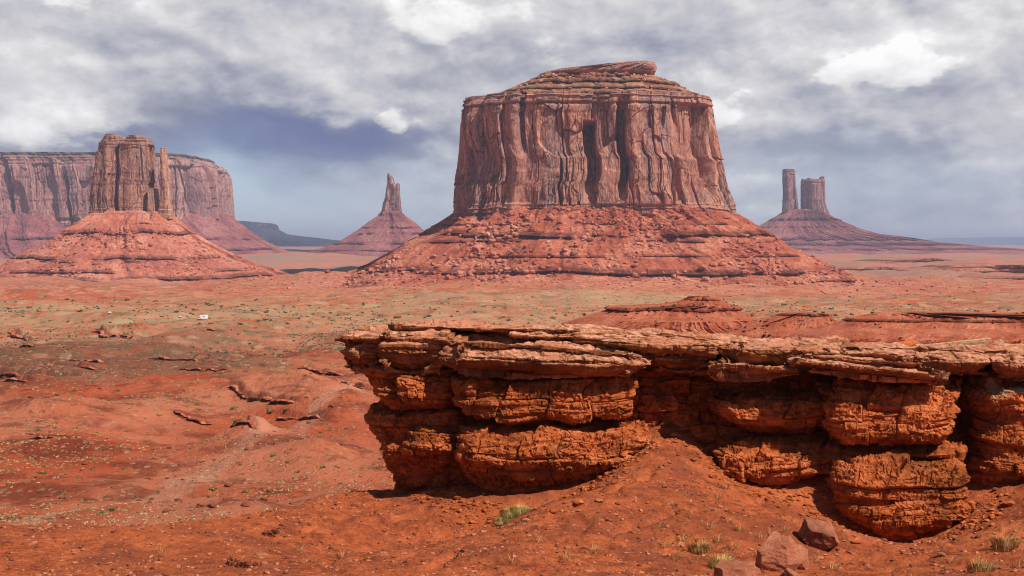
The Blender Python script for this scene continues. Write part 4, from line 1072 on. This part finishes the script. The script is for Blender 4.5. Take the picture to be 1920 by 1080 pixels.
def build_shelf():
    t = empty('rock_shelf', ((1200-CX)/F*46, 46, -9.2), 'layered orange rock shelf with overhanging flat cap slabs above crumbly banded buttresses', 'rock outcrop')
    # hidden core that backs the recesses
    P, s, py, z = loft([(672, 745, 2300, 46.2, 3.2), (680, 735, 2300, 46.0, 3.2), (692, 715, 2300, 45.9, 3.3), (740, 715, 2300, 45.7, 3.4), (800, 735, 2300, 45.5, 3.5), (880, 770, 2300, 45.3, 3.6), (1000, 790, 2300, 45.0, 3.8)], 46, 3.2, 5.0, 1500, 170, frontD=True, zat=.1, xat=.3)
    N = outward(P, False); P = P+N*mud_disp(P, N, 900, 1.3)[..., None]
    part('back_wall', close(P), M['mud'], t, {'lime': padattr(.7*sst(-5.3, -4.9, P[..., 2])*sst(5, 8, P[..., 0])*sst(.0, .4, fbm3(P[..., 0]*1.6, P[..., 1], P[..., 2]*2.6, 4, 3)), True, True)}, False)
    B = lambda *a, **k: buttress(t, *a, **k)
    B([(684, 690, 870, 45.4), (692, 680, 868, 45.2), (705, 676, 862, 45.15), (722, 680, 858, 45.1), (745, 702, 852, 45.1), (760, 722, 845, 45.3), (770, 745, 830, 45.7)], 1.8, 910)
    B([(692, 748, 858, 44.9), (705, 745, 856, 44.7), (735, 746, 852, 44.6), (755, 750, 846, 44.8), (767, 765, 830, 45.3)], 1.3, 915, nt=300, nl=100)
    B([(693, 850, 1196, 44.6), (712, 849, 1194, 44.1), (735, 850, 1192, 43.75), (755, 856, 1190, 43.6), (775, 868, 1184, 43.65), (786, 895, 1170, 43.95), (793, 930, 1120, 44.6)], 1.6, 920, n=3.6, nt=760, nl=170, smooth=3)
    B([(762, 706, 872, 45.8), (775, 696, 870, 45.4), (792, 692, 868, 45.2), (812, 698, 866, 45.15), (830, 710, 864, 45.2), (850, 722, 862, 45.3), (880, 732, 845, 45.6), (905, 735, 810, 46.0), (930, 738, 800, 46.3)], 1.8, 925, nt=460, nl=170)
    B([(778, 785, 872, 45.0), (800, 774, 872, 44.6), (825, 764, 868, 44.4), (845, 762, 860, 44.4), (856, 775, 845, 44.8)], 1.0, 930, nt=260, nl=100)
    B([(782, 872, 1200, 44.4), (800, 864, 1216, 43.8), (825, 858, 1222, 43.3), (845, 856, 1205, 43.05), (862, 858, 1185, 43.0), (880, 866, 1160, 43.3), (893, 880, 1135, 43.7), (908, 890, 1105, 43.75), (922, 915, 1060, 44.0), (936, 930, 1040, 44.4)], 1.8, 935, n=3.2, nt=800, nl=240, smooth=3)
    B([(722, 1356, 1552, 44.5), (740, 1350, 1552, 43.9), (760, 1346, 1556, 43.5), (785, 1348, 1556, 43.4), (800, 1360, 1545, 43.6), (809, 1385, 1520, 44.2)], 1.5, 940, n=3.2, nt=460, nl=140)
    B([(806, 1364, 1560, 44.5), (820, 1358, 1575, 43.9), (845, 1350, 1592, 43.2), (870, 1352, 1590, 42.9), (890, 1362, 1570, 42.9), (905, 1380, 1540, 43.2), (918, 1410, 1500, 43.8)], 1.7, 945, n=2.8, nt=500, nl=170)
    B([(706, 1546, 1808, 43.6), (725, 1548, 1806, 43.0), (745, 1549, 1804, 42.6), (770, 1550, 1800, 42.2), (795, 1552, 1794, 42.0), (812, 1560, 1782, 42.05), (824, 1580, 1762, 42.4), (832, 1610, 1740, 43.0)], 1.9, 950, n=3.2, nt=640, nl=200, lime=.6, smooth=3)
    B([(822, 1585, 1785, 42.9), (850, 1575, 1800, 42.4), (862, 1575, 1800, 42.5)], 1.9, 953, n=3.0, nt=420, nl=80, smooth=2)
    B([(836, 1580, 1792, 42.6), (850, 1576, 1798, 41.9), (875, 1570, 1806, 41.2), (905, 1564, 1820, 40.75), (930, 1566, 1824, 40.6), (940, 1572, 1822, 40.8), (955, 1580, 1818, 40.65), (972, 1598, 1800, 40.6), (988, 1612, 1778, 40.8), (1000, 1632, 1752, 41.2), (1010, 1655, 1725, 41.9)], 2.2, 955, n=2.9, nt=640, nl=240, smooth=3)
    B([(985, 1605, 1750, 42.9), (1010, 1595, 1755, 42.6), (1045, 1590, 1760, 42.3)], 1.7, 958, n=3.0, nt=300, nl=80)
    B([(700, 1846, 2300, 43.0), (730, 1843, 2300, 42.5), (760, 1840, 2300, 42.2), (790, 1842, 2300, 42.5), (830, 1838, 2300, 42.0), (880, 1832, 2300, 41.7), (930, 1826, 2300, 41.9)], 2.4, 960, n=4.5, nt=800, nl=200, lime=.8)
    S = lambda *a, **k: shelf_slab(t, *a, **k)
    # the upper sheets, then the heavy blocks of the rim
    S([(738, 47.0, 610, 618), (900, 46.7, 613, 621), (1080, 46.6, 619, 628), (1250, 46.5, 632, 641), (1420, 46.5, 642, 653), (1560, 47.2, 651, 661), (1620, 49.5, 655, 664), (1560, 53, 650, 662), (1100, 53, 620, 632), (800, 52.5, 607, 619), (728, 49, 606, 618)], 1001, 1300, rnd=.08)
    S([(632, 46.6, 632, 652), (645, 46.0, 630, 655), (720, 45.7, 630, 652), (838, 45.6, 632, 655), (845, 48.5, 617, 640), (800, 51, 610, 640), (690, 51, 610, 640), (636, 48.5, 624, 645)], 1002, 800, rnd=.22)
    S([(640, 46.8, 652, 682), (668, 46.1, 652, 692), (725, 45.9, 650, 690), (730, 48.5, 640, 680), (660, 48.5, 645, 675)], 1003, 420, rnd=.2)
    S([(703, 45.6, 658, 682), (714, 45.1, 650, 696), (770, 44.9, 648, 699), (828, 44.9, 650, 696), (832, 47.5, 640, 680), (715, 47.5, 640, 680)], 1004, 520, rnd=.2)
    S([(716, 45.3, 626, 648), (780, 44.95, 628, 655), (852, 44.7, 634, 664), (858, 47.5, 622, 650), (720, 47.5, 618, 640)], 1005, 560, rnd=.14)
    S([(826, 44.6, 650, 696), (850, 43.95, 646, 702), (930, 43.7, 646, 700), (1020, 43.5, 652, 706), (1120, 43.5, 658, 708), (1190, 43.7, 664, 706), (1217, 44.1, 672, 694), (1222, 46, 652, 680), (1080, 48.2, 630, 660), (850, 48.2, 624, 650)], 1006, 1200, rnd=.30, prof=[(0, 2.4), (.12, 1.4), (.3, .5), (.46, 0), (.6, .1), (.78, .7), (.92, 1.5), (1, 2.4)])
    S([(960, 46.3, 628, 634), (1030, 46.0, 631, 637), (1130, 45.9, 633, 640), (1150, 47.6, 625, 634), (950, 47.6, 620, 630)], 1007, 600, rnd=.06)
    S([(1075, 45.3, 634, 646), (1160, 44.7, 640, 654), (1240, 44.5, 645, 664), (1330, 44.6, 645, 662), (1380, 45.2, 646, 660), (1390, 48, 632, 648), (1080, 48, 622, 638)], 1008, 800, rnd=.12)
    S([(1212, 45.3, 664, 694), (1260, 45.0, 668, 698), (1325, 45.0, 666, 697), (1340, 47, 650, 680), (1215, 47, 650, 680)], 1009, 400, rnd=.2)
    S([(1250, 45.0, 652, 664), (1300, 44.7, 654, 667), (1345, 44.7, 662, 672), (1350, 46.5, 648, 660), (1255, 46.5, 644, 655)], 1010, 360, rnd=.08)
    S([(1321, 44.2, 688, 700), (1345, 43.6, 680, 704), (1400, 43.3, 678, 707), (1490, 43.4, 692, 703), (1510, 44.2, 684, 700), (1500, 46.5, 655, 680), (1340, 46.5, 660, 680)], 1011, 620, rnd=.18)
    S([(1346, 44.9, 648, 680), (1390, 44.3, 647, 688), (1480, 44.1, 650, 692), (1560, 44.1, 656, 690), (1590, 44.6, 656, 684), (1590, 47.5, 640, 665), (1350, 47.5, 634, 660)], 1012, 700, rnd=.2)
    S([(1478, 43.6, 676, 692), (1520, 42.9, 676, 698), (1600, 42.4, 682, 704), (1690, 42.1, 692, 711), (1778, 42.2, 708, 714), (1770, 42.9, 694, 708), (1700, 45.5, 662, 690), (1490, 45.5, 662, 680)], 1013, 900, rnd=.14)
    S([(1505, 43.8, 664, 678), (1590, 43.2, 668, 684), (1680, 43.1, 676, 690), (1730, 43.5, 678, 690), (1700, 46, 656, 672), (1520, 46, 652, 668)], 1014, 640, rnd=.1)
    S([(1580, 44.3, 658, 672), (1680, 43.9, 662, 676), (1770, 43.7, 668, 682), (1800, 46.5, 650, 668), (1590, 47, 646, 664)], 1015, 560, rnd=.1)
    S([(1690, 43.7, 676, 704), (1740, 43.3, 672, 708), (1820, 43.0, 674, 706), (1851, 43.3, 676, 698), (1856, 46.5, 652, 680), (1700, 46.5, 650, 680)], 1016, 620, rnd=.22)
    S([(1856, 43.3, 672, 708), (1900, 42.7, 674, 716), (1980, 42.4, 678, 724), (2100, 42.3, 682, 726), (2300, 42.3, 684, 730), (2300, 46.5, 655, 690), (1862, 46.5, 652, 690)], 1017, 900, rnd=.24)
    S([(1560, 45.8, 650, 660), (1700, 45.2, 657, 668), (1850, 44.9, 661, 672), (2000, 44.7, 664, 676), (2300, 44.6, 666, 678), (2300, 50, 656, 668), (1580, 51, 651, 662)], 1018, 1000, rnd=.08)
    return t


build_shelf()


# ------------------------------------------------------------------ fallen boulders near the camera
def gpt(px, py, lo=24.0, hi=47.0):
    """where the line of sight through this point of the slope meets the ground"""
    D = np.linspace(lo, hi, 1500); x = (px-CX)/F*D; z = (HY-py)/F*D
    h = ground(x, D); k = np.where(h >= z)[0]
    k = k[0] if len(k) else len(D)-1
    return np.array([x[k], D[k], h[k]])


def near_boulder(px, py, w, h, seed, label, flat, cuts=11, rot=0.0, mat='stone'):
    """px, py: where its foot stands; w, h its size in metres"""
    V, Fc = cut_rock(5, seed, cuts+4, 1.0, .34, .62)
    w *= .88
    V = V/np.ptp(V, axis=0)*np.array([w, w*.8, h])
    c, s = math.cos(rot), math.sin(rot); V = np.stack([V[:, 0]*c-V[:, 2]*s, V[:, 1], V[:, 0]*s+V[:, 2]*c], 1)
    V = V*(1+.05*fbm3(V[:, 0]*2.2+seed, V[:, 1]*2.2, V[:, 2]*2.2, 4, seed))[:, None]+.03*fbm3(V[:, 0]*5+seed, V[:, 1]*5, V[:, 2]*9, 5, seed, .6)[:, None]
    V[:, 2] -= V[:, 2].min()+.26*h
    p = gpt(px, py)
    tag(link('fallen_boulder', mesh_from('fallen_boulder', V, Fc, M[mat], {'lime': np.zeros(len(V))}, False), None, p), label, 'boulder')


near_boulder(1455, 1070, 1.35, 1.35, 3, 'upright reddish brown boulder with a broken corner and a crack near its foot', 1, 9, .12)
near_boulder(1540, 1022, 1.30, .95, 7, 'broad dark boulder leaning against the foot of the rock buttress', 1, 9, -.2)
near_boulder(1500, 1066, .62, .80, 12, 'small reddish boulder wedged between the two larger brown boulders', 1, 12, .15, 'stone')
near_boulder(1482, 1100, .75, .55, 15, 'pinkish boulder below the small wedged boulder, half out of frame', 1, 10, 0)
near_boulder(1380, 1112, 1.2, .75, 21, 'low pale boulder beside the green grass tuft, cut by the frame edge', 1, 10, 0)

# broken slabs and chips at the foot of the shelf
FOOT = [(770, 935), (845, 932), (905, 950), (985, 952), (1075, 938), (1150, 905), (1225, 872), (1330, 895), (1400, 925), (1470, 932), (1545, 930), (1590, 1010), (1760, 1040), (1820, 985), (1880, 945), (1120, 935), (1020, 960), (1360, 905)]
for k, (u, v) in enumerate(FOOT):
    q = gpt(u+(k*37) % 23, v+(k*13) % 9)
    place_rock('rock_chunk', q, .10+.16*((k*29) % 17)/17., M['mud'] if k % 3 else M['slab'], 700+k, 'broken chunk of orange rock lying at the foot of the rock shelf', 'rock', 'rock chunks along the foot of the shelf', .6)
rs = np.random.RandomState(91); uu = np.interp(rs.uniform(0, 1, 2600), np.linspace(0, 1, len(FOOT)), sorted(f[0] for f in FOOT)); fx = np.interp(uu, *zip(*sorted(FOOT)))
qd = np.interp(uu, [735, 880, 1000, 1130, 1260, 1420, 1570, 1620, 1740, 1800, 1900], [46.4, 43.6, 42.8, 43.2, 45.2, 42.8, 42.8, 41, 40.2, 41, 42])-np.abs(rs.normal(0, .9, 2600))
px_ = (uu-CX)/F*qd
tag(scatter_mesh('chip_debris', np.stack([px_, qd, ground(px_, qd)], 1), .025*(6.0)**(rs.uniform(size=2600)**3), M['mud'], ROCKS, 93, .3, False, .7), 'small orange chips crumbled from the rock shelf onto the slope', None, None, 'stuff')

# ------------------------------------------------------------------ plants
def plain_mat(name, a, b, sc=3.0):
    m, g = new_mat(name); n = g.noise(pos(g), sc, 3, .6); finish(g, g.mix(g.ss(n, .35, .65), a, b), .9, None, spec=.1); return m


M['shrub'] = plain_mat('sage_leaf', (.075, .10, .045), (.15, .17, .085), .8)
M['green_shrub'] = plain_mat('green_leaf', (.12, .14, .045), (.22, .22, .085), 2.0)
M['straw'] = plain_mat('dry_straw', (.33, .17, .055), (.50, .30, .12), 4.0)
M['yellow_grass'] = plain_mat('yellow_green_blade', (.40, .31, .085), (.58, .47, .19), 6.0)
M['tuft'] = plain_mat('pale_bunch_grass', (.34, .25, .11), (.55, .42, .23), .5)
M['gravel'] = plain_mat('pale_gravel', (.33, .095, .04), (.52, .22, .12), 30.0)
M['dark_gravel'] = plain_mat('brown_gravel', (.12, .04, .022), (.30, .09, .045), 20.0)


def blades(n, height, spread, lean, width, seed, curve=.35):
    rs = np.random.RandomState(seed); V, Fc = [], []
    for k in range(n):
        a = rs.uniform(0, 6.283); r = spread*math.sqrt(rs.uniform())*.6; b = a+rs.normal(0, .5)
        h = height*rs.uniform(.45, 1.0); ln = lean*rs.uniform(.2, 1.0)*(.35+r/spread)
        p0 = np.array([r*math.cos(a), r*math.sin(a), -.02]); dr = np.array([math.cos(b), math.sin(b), 0])
        wv = np.array([-math.sin(b+.8), math.cos(b+.8), 0])*width*rs.uniform(.6, 1.3)
        p1 = p0+dr*ln*h*.4+np.array([0, 0, h*.6]); p2 = p0+dr*ln*h*(.9+curve)+np.array([0, 0, h*(1-.3*ln)])
        i = len(V); V += [p0-wv, p0+wv, p1-wv*.8, p1+wv*.8, p2]; Fc += [(i, i+1, i+3), (i, i+3, i+2), (i+2, i+3, i+4)]
    return np.array(V), np.array(Fc)


def leafy(n, seed, w=1.0, h=.8, leaf=.13):
    """a low bush: short twigs' worth of small leaf faces spread through an uneven dome"""
    rs = np.random.RandomState(seed); V, Fc = [], []
    lob = rs.normal(0, .28, (5, 3))*np.array([1, 1, .5])
    for k in range(n):
        c = lob[rs.randint(5)]; d = rs.normal(size=3); d /= np.linalg.norm(d); q = c+d*rs.uniform(.12, .34); q[2] = abs(q[2])*1.0
        e = rs.normal(size=3); e /= np.linalg.norm(e); f = np.cross(e, rs.normal(size=3)); f /= np.linalg.norm(f)
        q = q*np.array([w, w, h]); i = len(V); s = leaf*rs.uniform(.6, 1.4)
        V += [q-e*s, q+f*s*.6, q+e*s, q-f*s*.6]; Fc += [(i, i+1, i+2), (i, i+2, i+3)]
    return np.array(V), np.array(Fc)


def plant(name, px, py, VF, mat, label, cat='grass tuft', group=None):
    p = gpt(px, py)
    return tag(link(name, mesh_from(name, VF[0], VF[1], mat, None, False), None, p), label, cat, group)


b1 = empty('grass_clump', gpt(958, 975), 'yellow green bunch grass clump below the overhang of the rock shelf', 'grass clump')
for dx, dy, hh, sd in ((-.34, -.12, .24, 1), (-.05, .1, .48, 2), (.28, .18, .44, 3), (.08, -.2, .26, 4)):
    V, Fc = blades(420, hh, .42, .85, .008, 500+sd)
    p = np.array(b1.location)+np.array([dx, dy, 0]); p[2] = float(ground([p[0]], [p[1]])[0])
    link('blades', mesh_from('blades', V+(p-np.array(b1.location)), Fc, M['yellow_grass'], None, False), b1)
plant('grass_tuft', 1352, 1066, blades(420, .40, .45, .9, .008, 520), M['yellow_grass'], 'greenish bunch grass tuft beside the low pale boulder')
plant('grass_tuft', 1310, 1036, blades(300, .38, .38, .9, .010, 521), M['straw'], 'round straw coloured tuft above the green tuft')
plant('grass_tuft', 1884, 1030, blades(420, .48, .5, .9, .008, 522), M['straw'], 'straw coloured tuft on the slope beside the banded buttress')
plant('grass_tuft', 1838, 1072, blades(260, .35, .5, .9, .010, 523), M['straw'], 'low straw tuft at the bottom frame edge')
plant('dark_shrub', 450, 1062, leafy(500, 12, .5, .35, .035), M['dark_gravel'], 'small dark dead shrub on the gravel slope', 'shrub')
plant('dark_shrub', 505, 1003, leafy(400, 13, .45, .32, .035), M['dark_gravel'], 'smaller dark dead shrub further up the gravel slope', 'shrub')
for k, (u, v) in enumerate([(1240, 985), (1262, 945), (1275, 1010), (1290, 965), (1330, 985), (1345, 1010), (1365, 975), (1385, 990), (1300, 1050), (1345, 930), (1360, 910), (1425, 1005), (1445, 1000), (1470, 990), (1262, 1045), (1375, 1025), (1318, 955), (1245, 1020), (1530, 1050), (1560, 1062), (1420, 1040), (1290, 925), (1060, 1045), (1110, 1030), (960, 1050), (1010, 1010), (480, 1040), (640, 1040), (560, 1030), (300, 1030), (1780, 1050), (1880, 990), (1910, 1060)]):
    plant('dry_grass', u, v+6, blades(12+(k*7) % 18, .30, .2, 1.6, .0075, 600+k, .7), M['straw'], 'sparse dry straw blades sprouting from the red gravel slope', 'dry grass', 'dry grass wisps on the gravel slope')['kind'] = 'thing'


# loose rock on the aprons of the buttes
rs = np.random.RandomState(66); aa = rs.uniform(0, 6.283, 5000); rr = 1.0+.42*rs.uniform(size=5000)**1.6
px_, py_ = 127+430*rr*np.cos(aa), 1900+390*rr*np.sin(aa); kk = py_ < 1960; px_, py_ = px_[kk], py_[kk]
tag(scatter_mesh('apron_rubble', np.stack([px_, py_, ground(px_, py_)], 1), .5*(7.0)**(rs.uniform(size=len(px_))**3), M['talus_pink'], ROCKS, 67, .3, False, .8), 'scattered pale rocks on the flat apron around the great butte', None, None, 'stuff')
# shrubs of the plain
SHRUBS = [mesh_from('desert_shrub', *leafy(110, 30+k, 1.1, .85, .17), M['shrub'], None, False) for k in range(5)]
GREENS = [mesh_from('green_shrub', *leafy(130, 40+k, 1.1, .85, .16), M['green_shrub'], None, False) for k in range(3)]
rs = np.random.RandomState(77)
spots = []
for px, py in [(125, 562), (135, 565), (195, 560), (216, 552), (216, 563), (237, 563), (260, 568), (290, 566), (313, 575), (331, 586), (340, 572), (365, 582), (388, 571), (396, 573), (413, 550), (414, 575), (475, 584), (500, 586), (535, 587), (480, 563), (620, 588), (635, 592), (700, 590), (712, 592), (796, 597), (803, 594), (938, 598), (955, 601), (1036, 597), (1060, 592), (1095, 590), (1180, 586), (700, 600), (745, 596), (1528, 585), (1545, 586), (1568, 592), (1596, 591), (1558, 580), (1890, 583), (1705, 572), (1870, 590), (1830, 585), (1470, 572), (150, 585), (54, 578), (17, 579), (72, 585), (128, 604)]:
    spots.append((px, py, rs.uniform(1.5, 2.6)))
while len(spots) < 230:
    spots.append((rs.uniform(-20, 1940), rs.choice([rs.normal(580, 14), rs.uniform(556, 612)]), rs.uniform(.9, 1.7)))


def far_ground(px, py):
    D = np.exp(np.linspace(math.log(95), math.log(2600), 3000)); x = (px-CX)/F*D; z = (HY-py)/F*D
    h = ground(x, D); k = np.where(h >= z)[0]
    k = k[0] if len(k) else len(D)-1
    return np.array([x[k], D[k], h[k]])


for k, (px, py, sz) in enumerate(spots):
    p = far_ground(px, py)
    if p[1] > 2000 or p[1] < 300: continue
    o = link('desert_shrub', SHRUBS[k % 5], None, p); sz *= 1.3; o.scale = (sz, sz, sz); o.rotation_euler = (0, 0, rs.uniform(0, 6.28))
    tag(o, 'dark green desert shrub dotted on the sage flat below the buttes', 'shrub', 'dark shrubs on the sage flat')
for k in range(70):
    px, py = rs.uniform(60, 700), rs.uniform(740, 965)
    if k < 8: px, py = [(217, 733), (440, 768), (510, 772), (290, 885), (190, 965), (205, 958), (295, 925), (450, 872)][k]
    p = far_ground(px, py); sz = rs.uniform(.35, .7)*(1.7 if k < 3 else 1)
    o = link('green_shrub', GREENS[k % 3], None, p); o.scale = (sz, sz, sz*.8); o.rotation_euler = (0, 0, rs.uniform(0, 6.28))
    tag(o, 'small light green bush on the red valley floor by the wash', 'shrub', 'light green bushes on the valley floor')


# ------------------------------------------------------------------ vehicles on the track
def box(x0, x1, y0, y1, z0, z1, bev=.0, top=0.0):
    """a box whose upper edges may draw in"""
    V = np.array([(x0, y0, z0), (x1, y0, z0), (x1, y1, z0), (x0, y1, z0), (x0+top, y0+bev, z1), (x1-top, y0+bev, z1), (x1-top, y1-bev, z1), (x0+top, y1-bev, z1)], float)
    return V, np.array([(3, 2, 1, 0), (4, 5, 6, 7), (0, 1, 5, 4), (1, 2, 6, 5), (2, 3, 7, 6), (3, 0, 4, 7)])


def wheel(cx, y, z, r, w):
    a = np.linspace(0, 2*np.pi, 17)[:-1]; V, Fc = [], []
    for yy, rr in ((y-w/2, r*.85), (y-w/2, r), (y+w/2, r), (y+w/2, r*.85)):
        V += [(cx+rr*math.cos(t), yy, z+rr*math.sin(t)) for t in a]
    return np.array(V), grid_faces(4, 16)


M['white_paint'] = plain_mat('white_paint', (.78, .78, .78), (.84, .84, .83)); M['tyre'] = plain_mat('tyre_rubber', (.02, .02, .02), (.03, .03, .03)); M['glass'] = plain_mat('dark_glass', (.03, .035, .04), (.05, .055, .06))


def vehicle(name, p, label, cat, dims, cabin):
    t = empty(name, p, label, cat)
    L, Wd, H0, H1 = dims
    def add(nm, vf, mat): return link(nm, mesh_from(nm, vf[0], vf[1], M[mat], None, False), t)
    if cabin:                                   # camper: tall living box over a cab
        add('body', box(-L*.20, L*.5, -Wd/2, Wd/2, H0, H1, .06, .05), 'white_paint'); add('cab', box(-L*.5, -L*.20, -Wd*.46, Wd*.46, H0, H1*.62, .12, .45), 'white_paint'); add('overcab_bunk', box(-L*.40, -L*.20, -Wd*.48, Wd*.48, H1*.66, H1*.97, .05, .12), 'white_paint')
        add('window', box(0, L*.16, -Wd/2-.01, -Wd/2+.02, H1*.55, H1*.75), 'glass'); add('windscreen', box(-L*.45, -L*.34, -Wd*.47, Wd*.47, H1*.42, H1*.60, .05, .03), 'glass')
    else:
        add('body', box(-L*.5, L*.5, -Wd/2, Wd/2, H0, H1*.58, .03, .05), 'white_paint'); add('roof', box(-L*.3, L*.42, -Wd*.46, Wd*.46, H1*.58, H1, .14, .35), 'white_paint')
        add('window', box(-L*.2, L*.3, -Wd*.46-.0, -Wd*.40, H1*.64, H1*.88, .06, .2), 'glass')
    for sx in (-.31, .31):
        for sy in (-1, 1): add('wheel', wheel(sx*L, sy*Wd*.44, .38, .38, .24), 'tyre')
    return t


vehicle('camper_van', far_ground(381, 599), 'white camper parked at the end of the pale dirt track', 'camper', (5.4, 2.1, .45, 2.7), True).rotation_euler = (0, 0, R(8))
vehicle('parked_car', far_ground(338, 595.5), 'tiny white car parked a little way from the white camper', 'car', (1.9, 1.2, .3, 1.1), False).rotation_euler = (0, 0, R(60))
vehicle('parked_car', far_ground(206, 588), 'lone white car on the sage flat, apart from the camper', 'car', (2.3, 1.3, .3, 1.2), False).rotation_euler = (0, 0, R(70))


# ------------------------------------------------------------------ uncountable small stuff
def fore_scatter(n, seed, dlo, dhi, plo=-80, phi=2000):
    rs = np.random.RandomState(seed); D = np.sqrt(rs.uniform(dlo**2, dhi**2, n)); u = rs.uniform(plo, phi, n); x = (u-CX)/F*D
    return np.stack([x, D, ground(x, D)], 1), u, D


p, u, D = fore_scatter(42000, 3, 26, 47)
keep = np.clip(.5+1.1*fbm(p[:, 0]/3, p[:, 1]/3, 3, 5), .05, 1) > np.random.RandomState(4).uniform(size=len(p))
p = p[keep]; sz = .011*(8.5)**(np.random.RandomState(6).uniform(size=len(p))**3.4)
h = len(p)//2
tag(scatter_mesh('gravel', p[:h], sz[:h], M['gravel'], ROCKS, 7, .3, False, .8), 'pale gravel strewn over the red slope under the viewpoint', None, None, 'stuff')
tag(scatter_mesh('gravel', p[h:], sz[h:]*1.15, M['dark_gravel'], ROCKS, 8, .3, False, .8), 'dark brown gravel strewn over the red slope under the viewpoint', None, None, 'stuff')


def valley_scatter(n, seed, plo, phi, rlo, rhi, dens):
    rs = np.random.RandomState(seed); inv = rs.uniform(1/rhi, 1/rlo, n); D = 1/inv; u = rs.uniform(plo, phi, n); x = (u-CX)/F*D
    k = dens(x, D) > rs.uniform(size=n); x, D = x[k], D[k]
    return np.stack([x, D, ground(x, D)], 1)


p = valley_scatter(34000, 21, -120, 780, 95, 700, lambda x, y: np.clip(.30+1.1*fbm(x/26, y/26, 4, 71), .02, 1))
tag(scatter_mesh('dry_grass_cover', p, np.random.RandomState(1).uniform(.07, .26, len(p))*(.6+p[:, 1]/400), M['tuft'], [leafy(9, 60+k, 1.1, .8, .42) for k in range(5)], 9, .4, False), 'pale bunch grass dotted over the red valley floor', None, None, 'stuff')
p = valley_scatter(34000, 22, -120, 2050, 480, 1700, lambda x, y: np.clip(.35+1.0*fbm(x/120, y/120, 4, 73), .03, 1)*np.where((x/y*F+CX > 1000) & (y < 600), 0, 1))
tag(scatter_mesh('sage_cover', p, np.random.RandomState(2).uniform(.45, 1.15, len(p)), M['shrub'], [leafy(9, 70+k, 1.1, .8, .4) for k in range(5)], 10, .4, False), 'low sage scattered thickly over the flat below the buttes', None, None, 'stuff')
p = valley_scatter(5000, 23, -120, 760, 95, 420, lambda x, y: np.clip(.10+1.1*fbm(x/18, y/18, 4, 75), .01, 1))
tag(scatter_mesh('stone_rubble', p, .10*(6.0)**(np.random.RandomState(3).uniform(size=len(p))**3), M['dark_gravel'], ROCKS, 11, .25, False, .7), 'loose dark stones strewn over the valley floor', None, None, 'stuff')


# ------------------------------------------------------------------ out-of-frame cumulus, added sunward of the plain to shade a strip of it
def cloud_over(px, D, zt, w, dp, seed, alt=2400.):
    tgt = np.array([(px-CX)/F*D, D, zt]); c = tgt+TO_SUN*(alt-zt)/TO_SUN[2]
    rs = np.random.RandomState(seed); pts, sz = [], []
    for k in range(110):
        a = rs.uniform(0, 6.283); r = math.sqrt(rs.uniform()); e = 1-r*r
        pts.append(c+np.array([w*r*math.cos(a), dp*r*math.sin(a), rs.uniform(0, .5)*w*.5*e])); sz.append(min(w, dp)*rs.uniform(.16, .34)*(.5+.6*e))
    V, Fc = ico(3); pr = [(V*(1+.22*fbm3(V[:, 0]*2+k*9, V[:, 1]*2, V[:, 2]*2, 4, k))[:, None], Fc) for k in range(4)]
    o = scatter_mesh('cloud', np.array(pts), np.array(sz), M['vapour'], pr, seed, .5, True, .6)
    tag(o, 'grey bottomed cumulus cloud drifting high over the desert', None, None, 'stuff')


M['vapour'] = plain_mat('cloud_vapour', (.78, .78, .80), (.84, .84, .84), .002)
cloud_over(590, 2850, -74, 230, 170, 3)


# ------------------------------------------------------------------ haze
def build_haze():
    m = bpy.data.materials.new('blue_air'); m.use_nodes = True; g = G(m.node_tree)
    v = g.n('ShaderNodeVolumePrincipled'); v.inputs['Color'].default_value = (.68, .74, 1.0, 1); v.inputs['Density'].default_value = 5.0e-5; v.inputs['Anisotropy'].default_value = 0.0
    v.inputs['Density Attribute'].default_value = ''
    o = g.n('ShaderNodeOutputMaterial'); g.nt.links.new(v.outputs[0], o.inputs['Volume'])
    m.cycles.homogeneous_volume = True
    V, Fc = box(-95000, 95000, -95000, 95000, -95, 405)
    tag(link('haze', mesh_from('haze', V, Fc, m, None, False)), 'thin violet haze in the desert air', None, None, 'stuff')


build_haze()
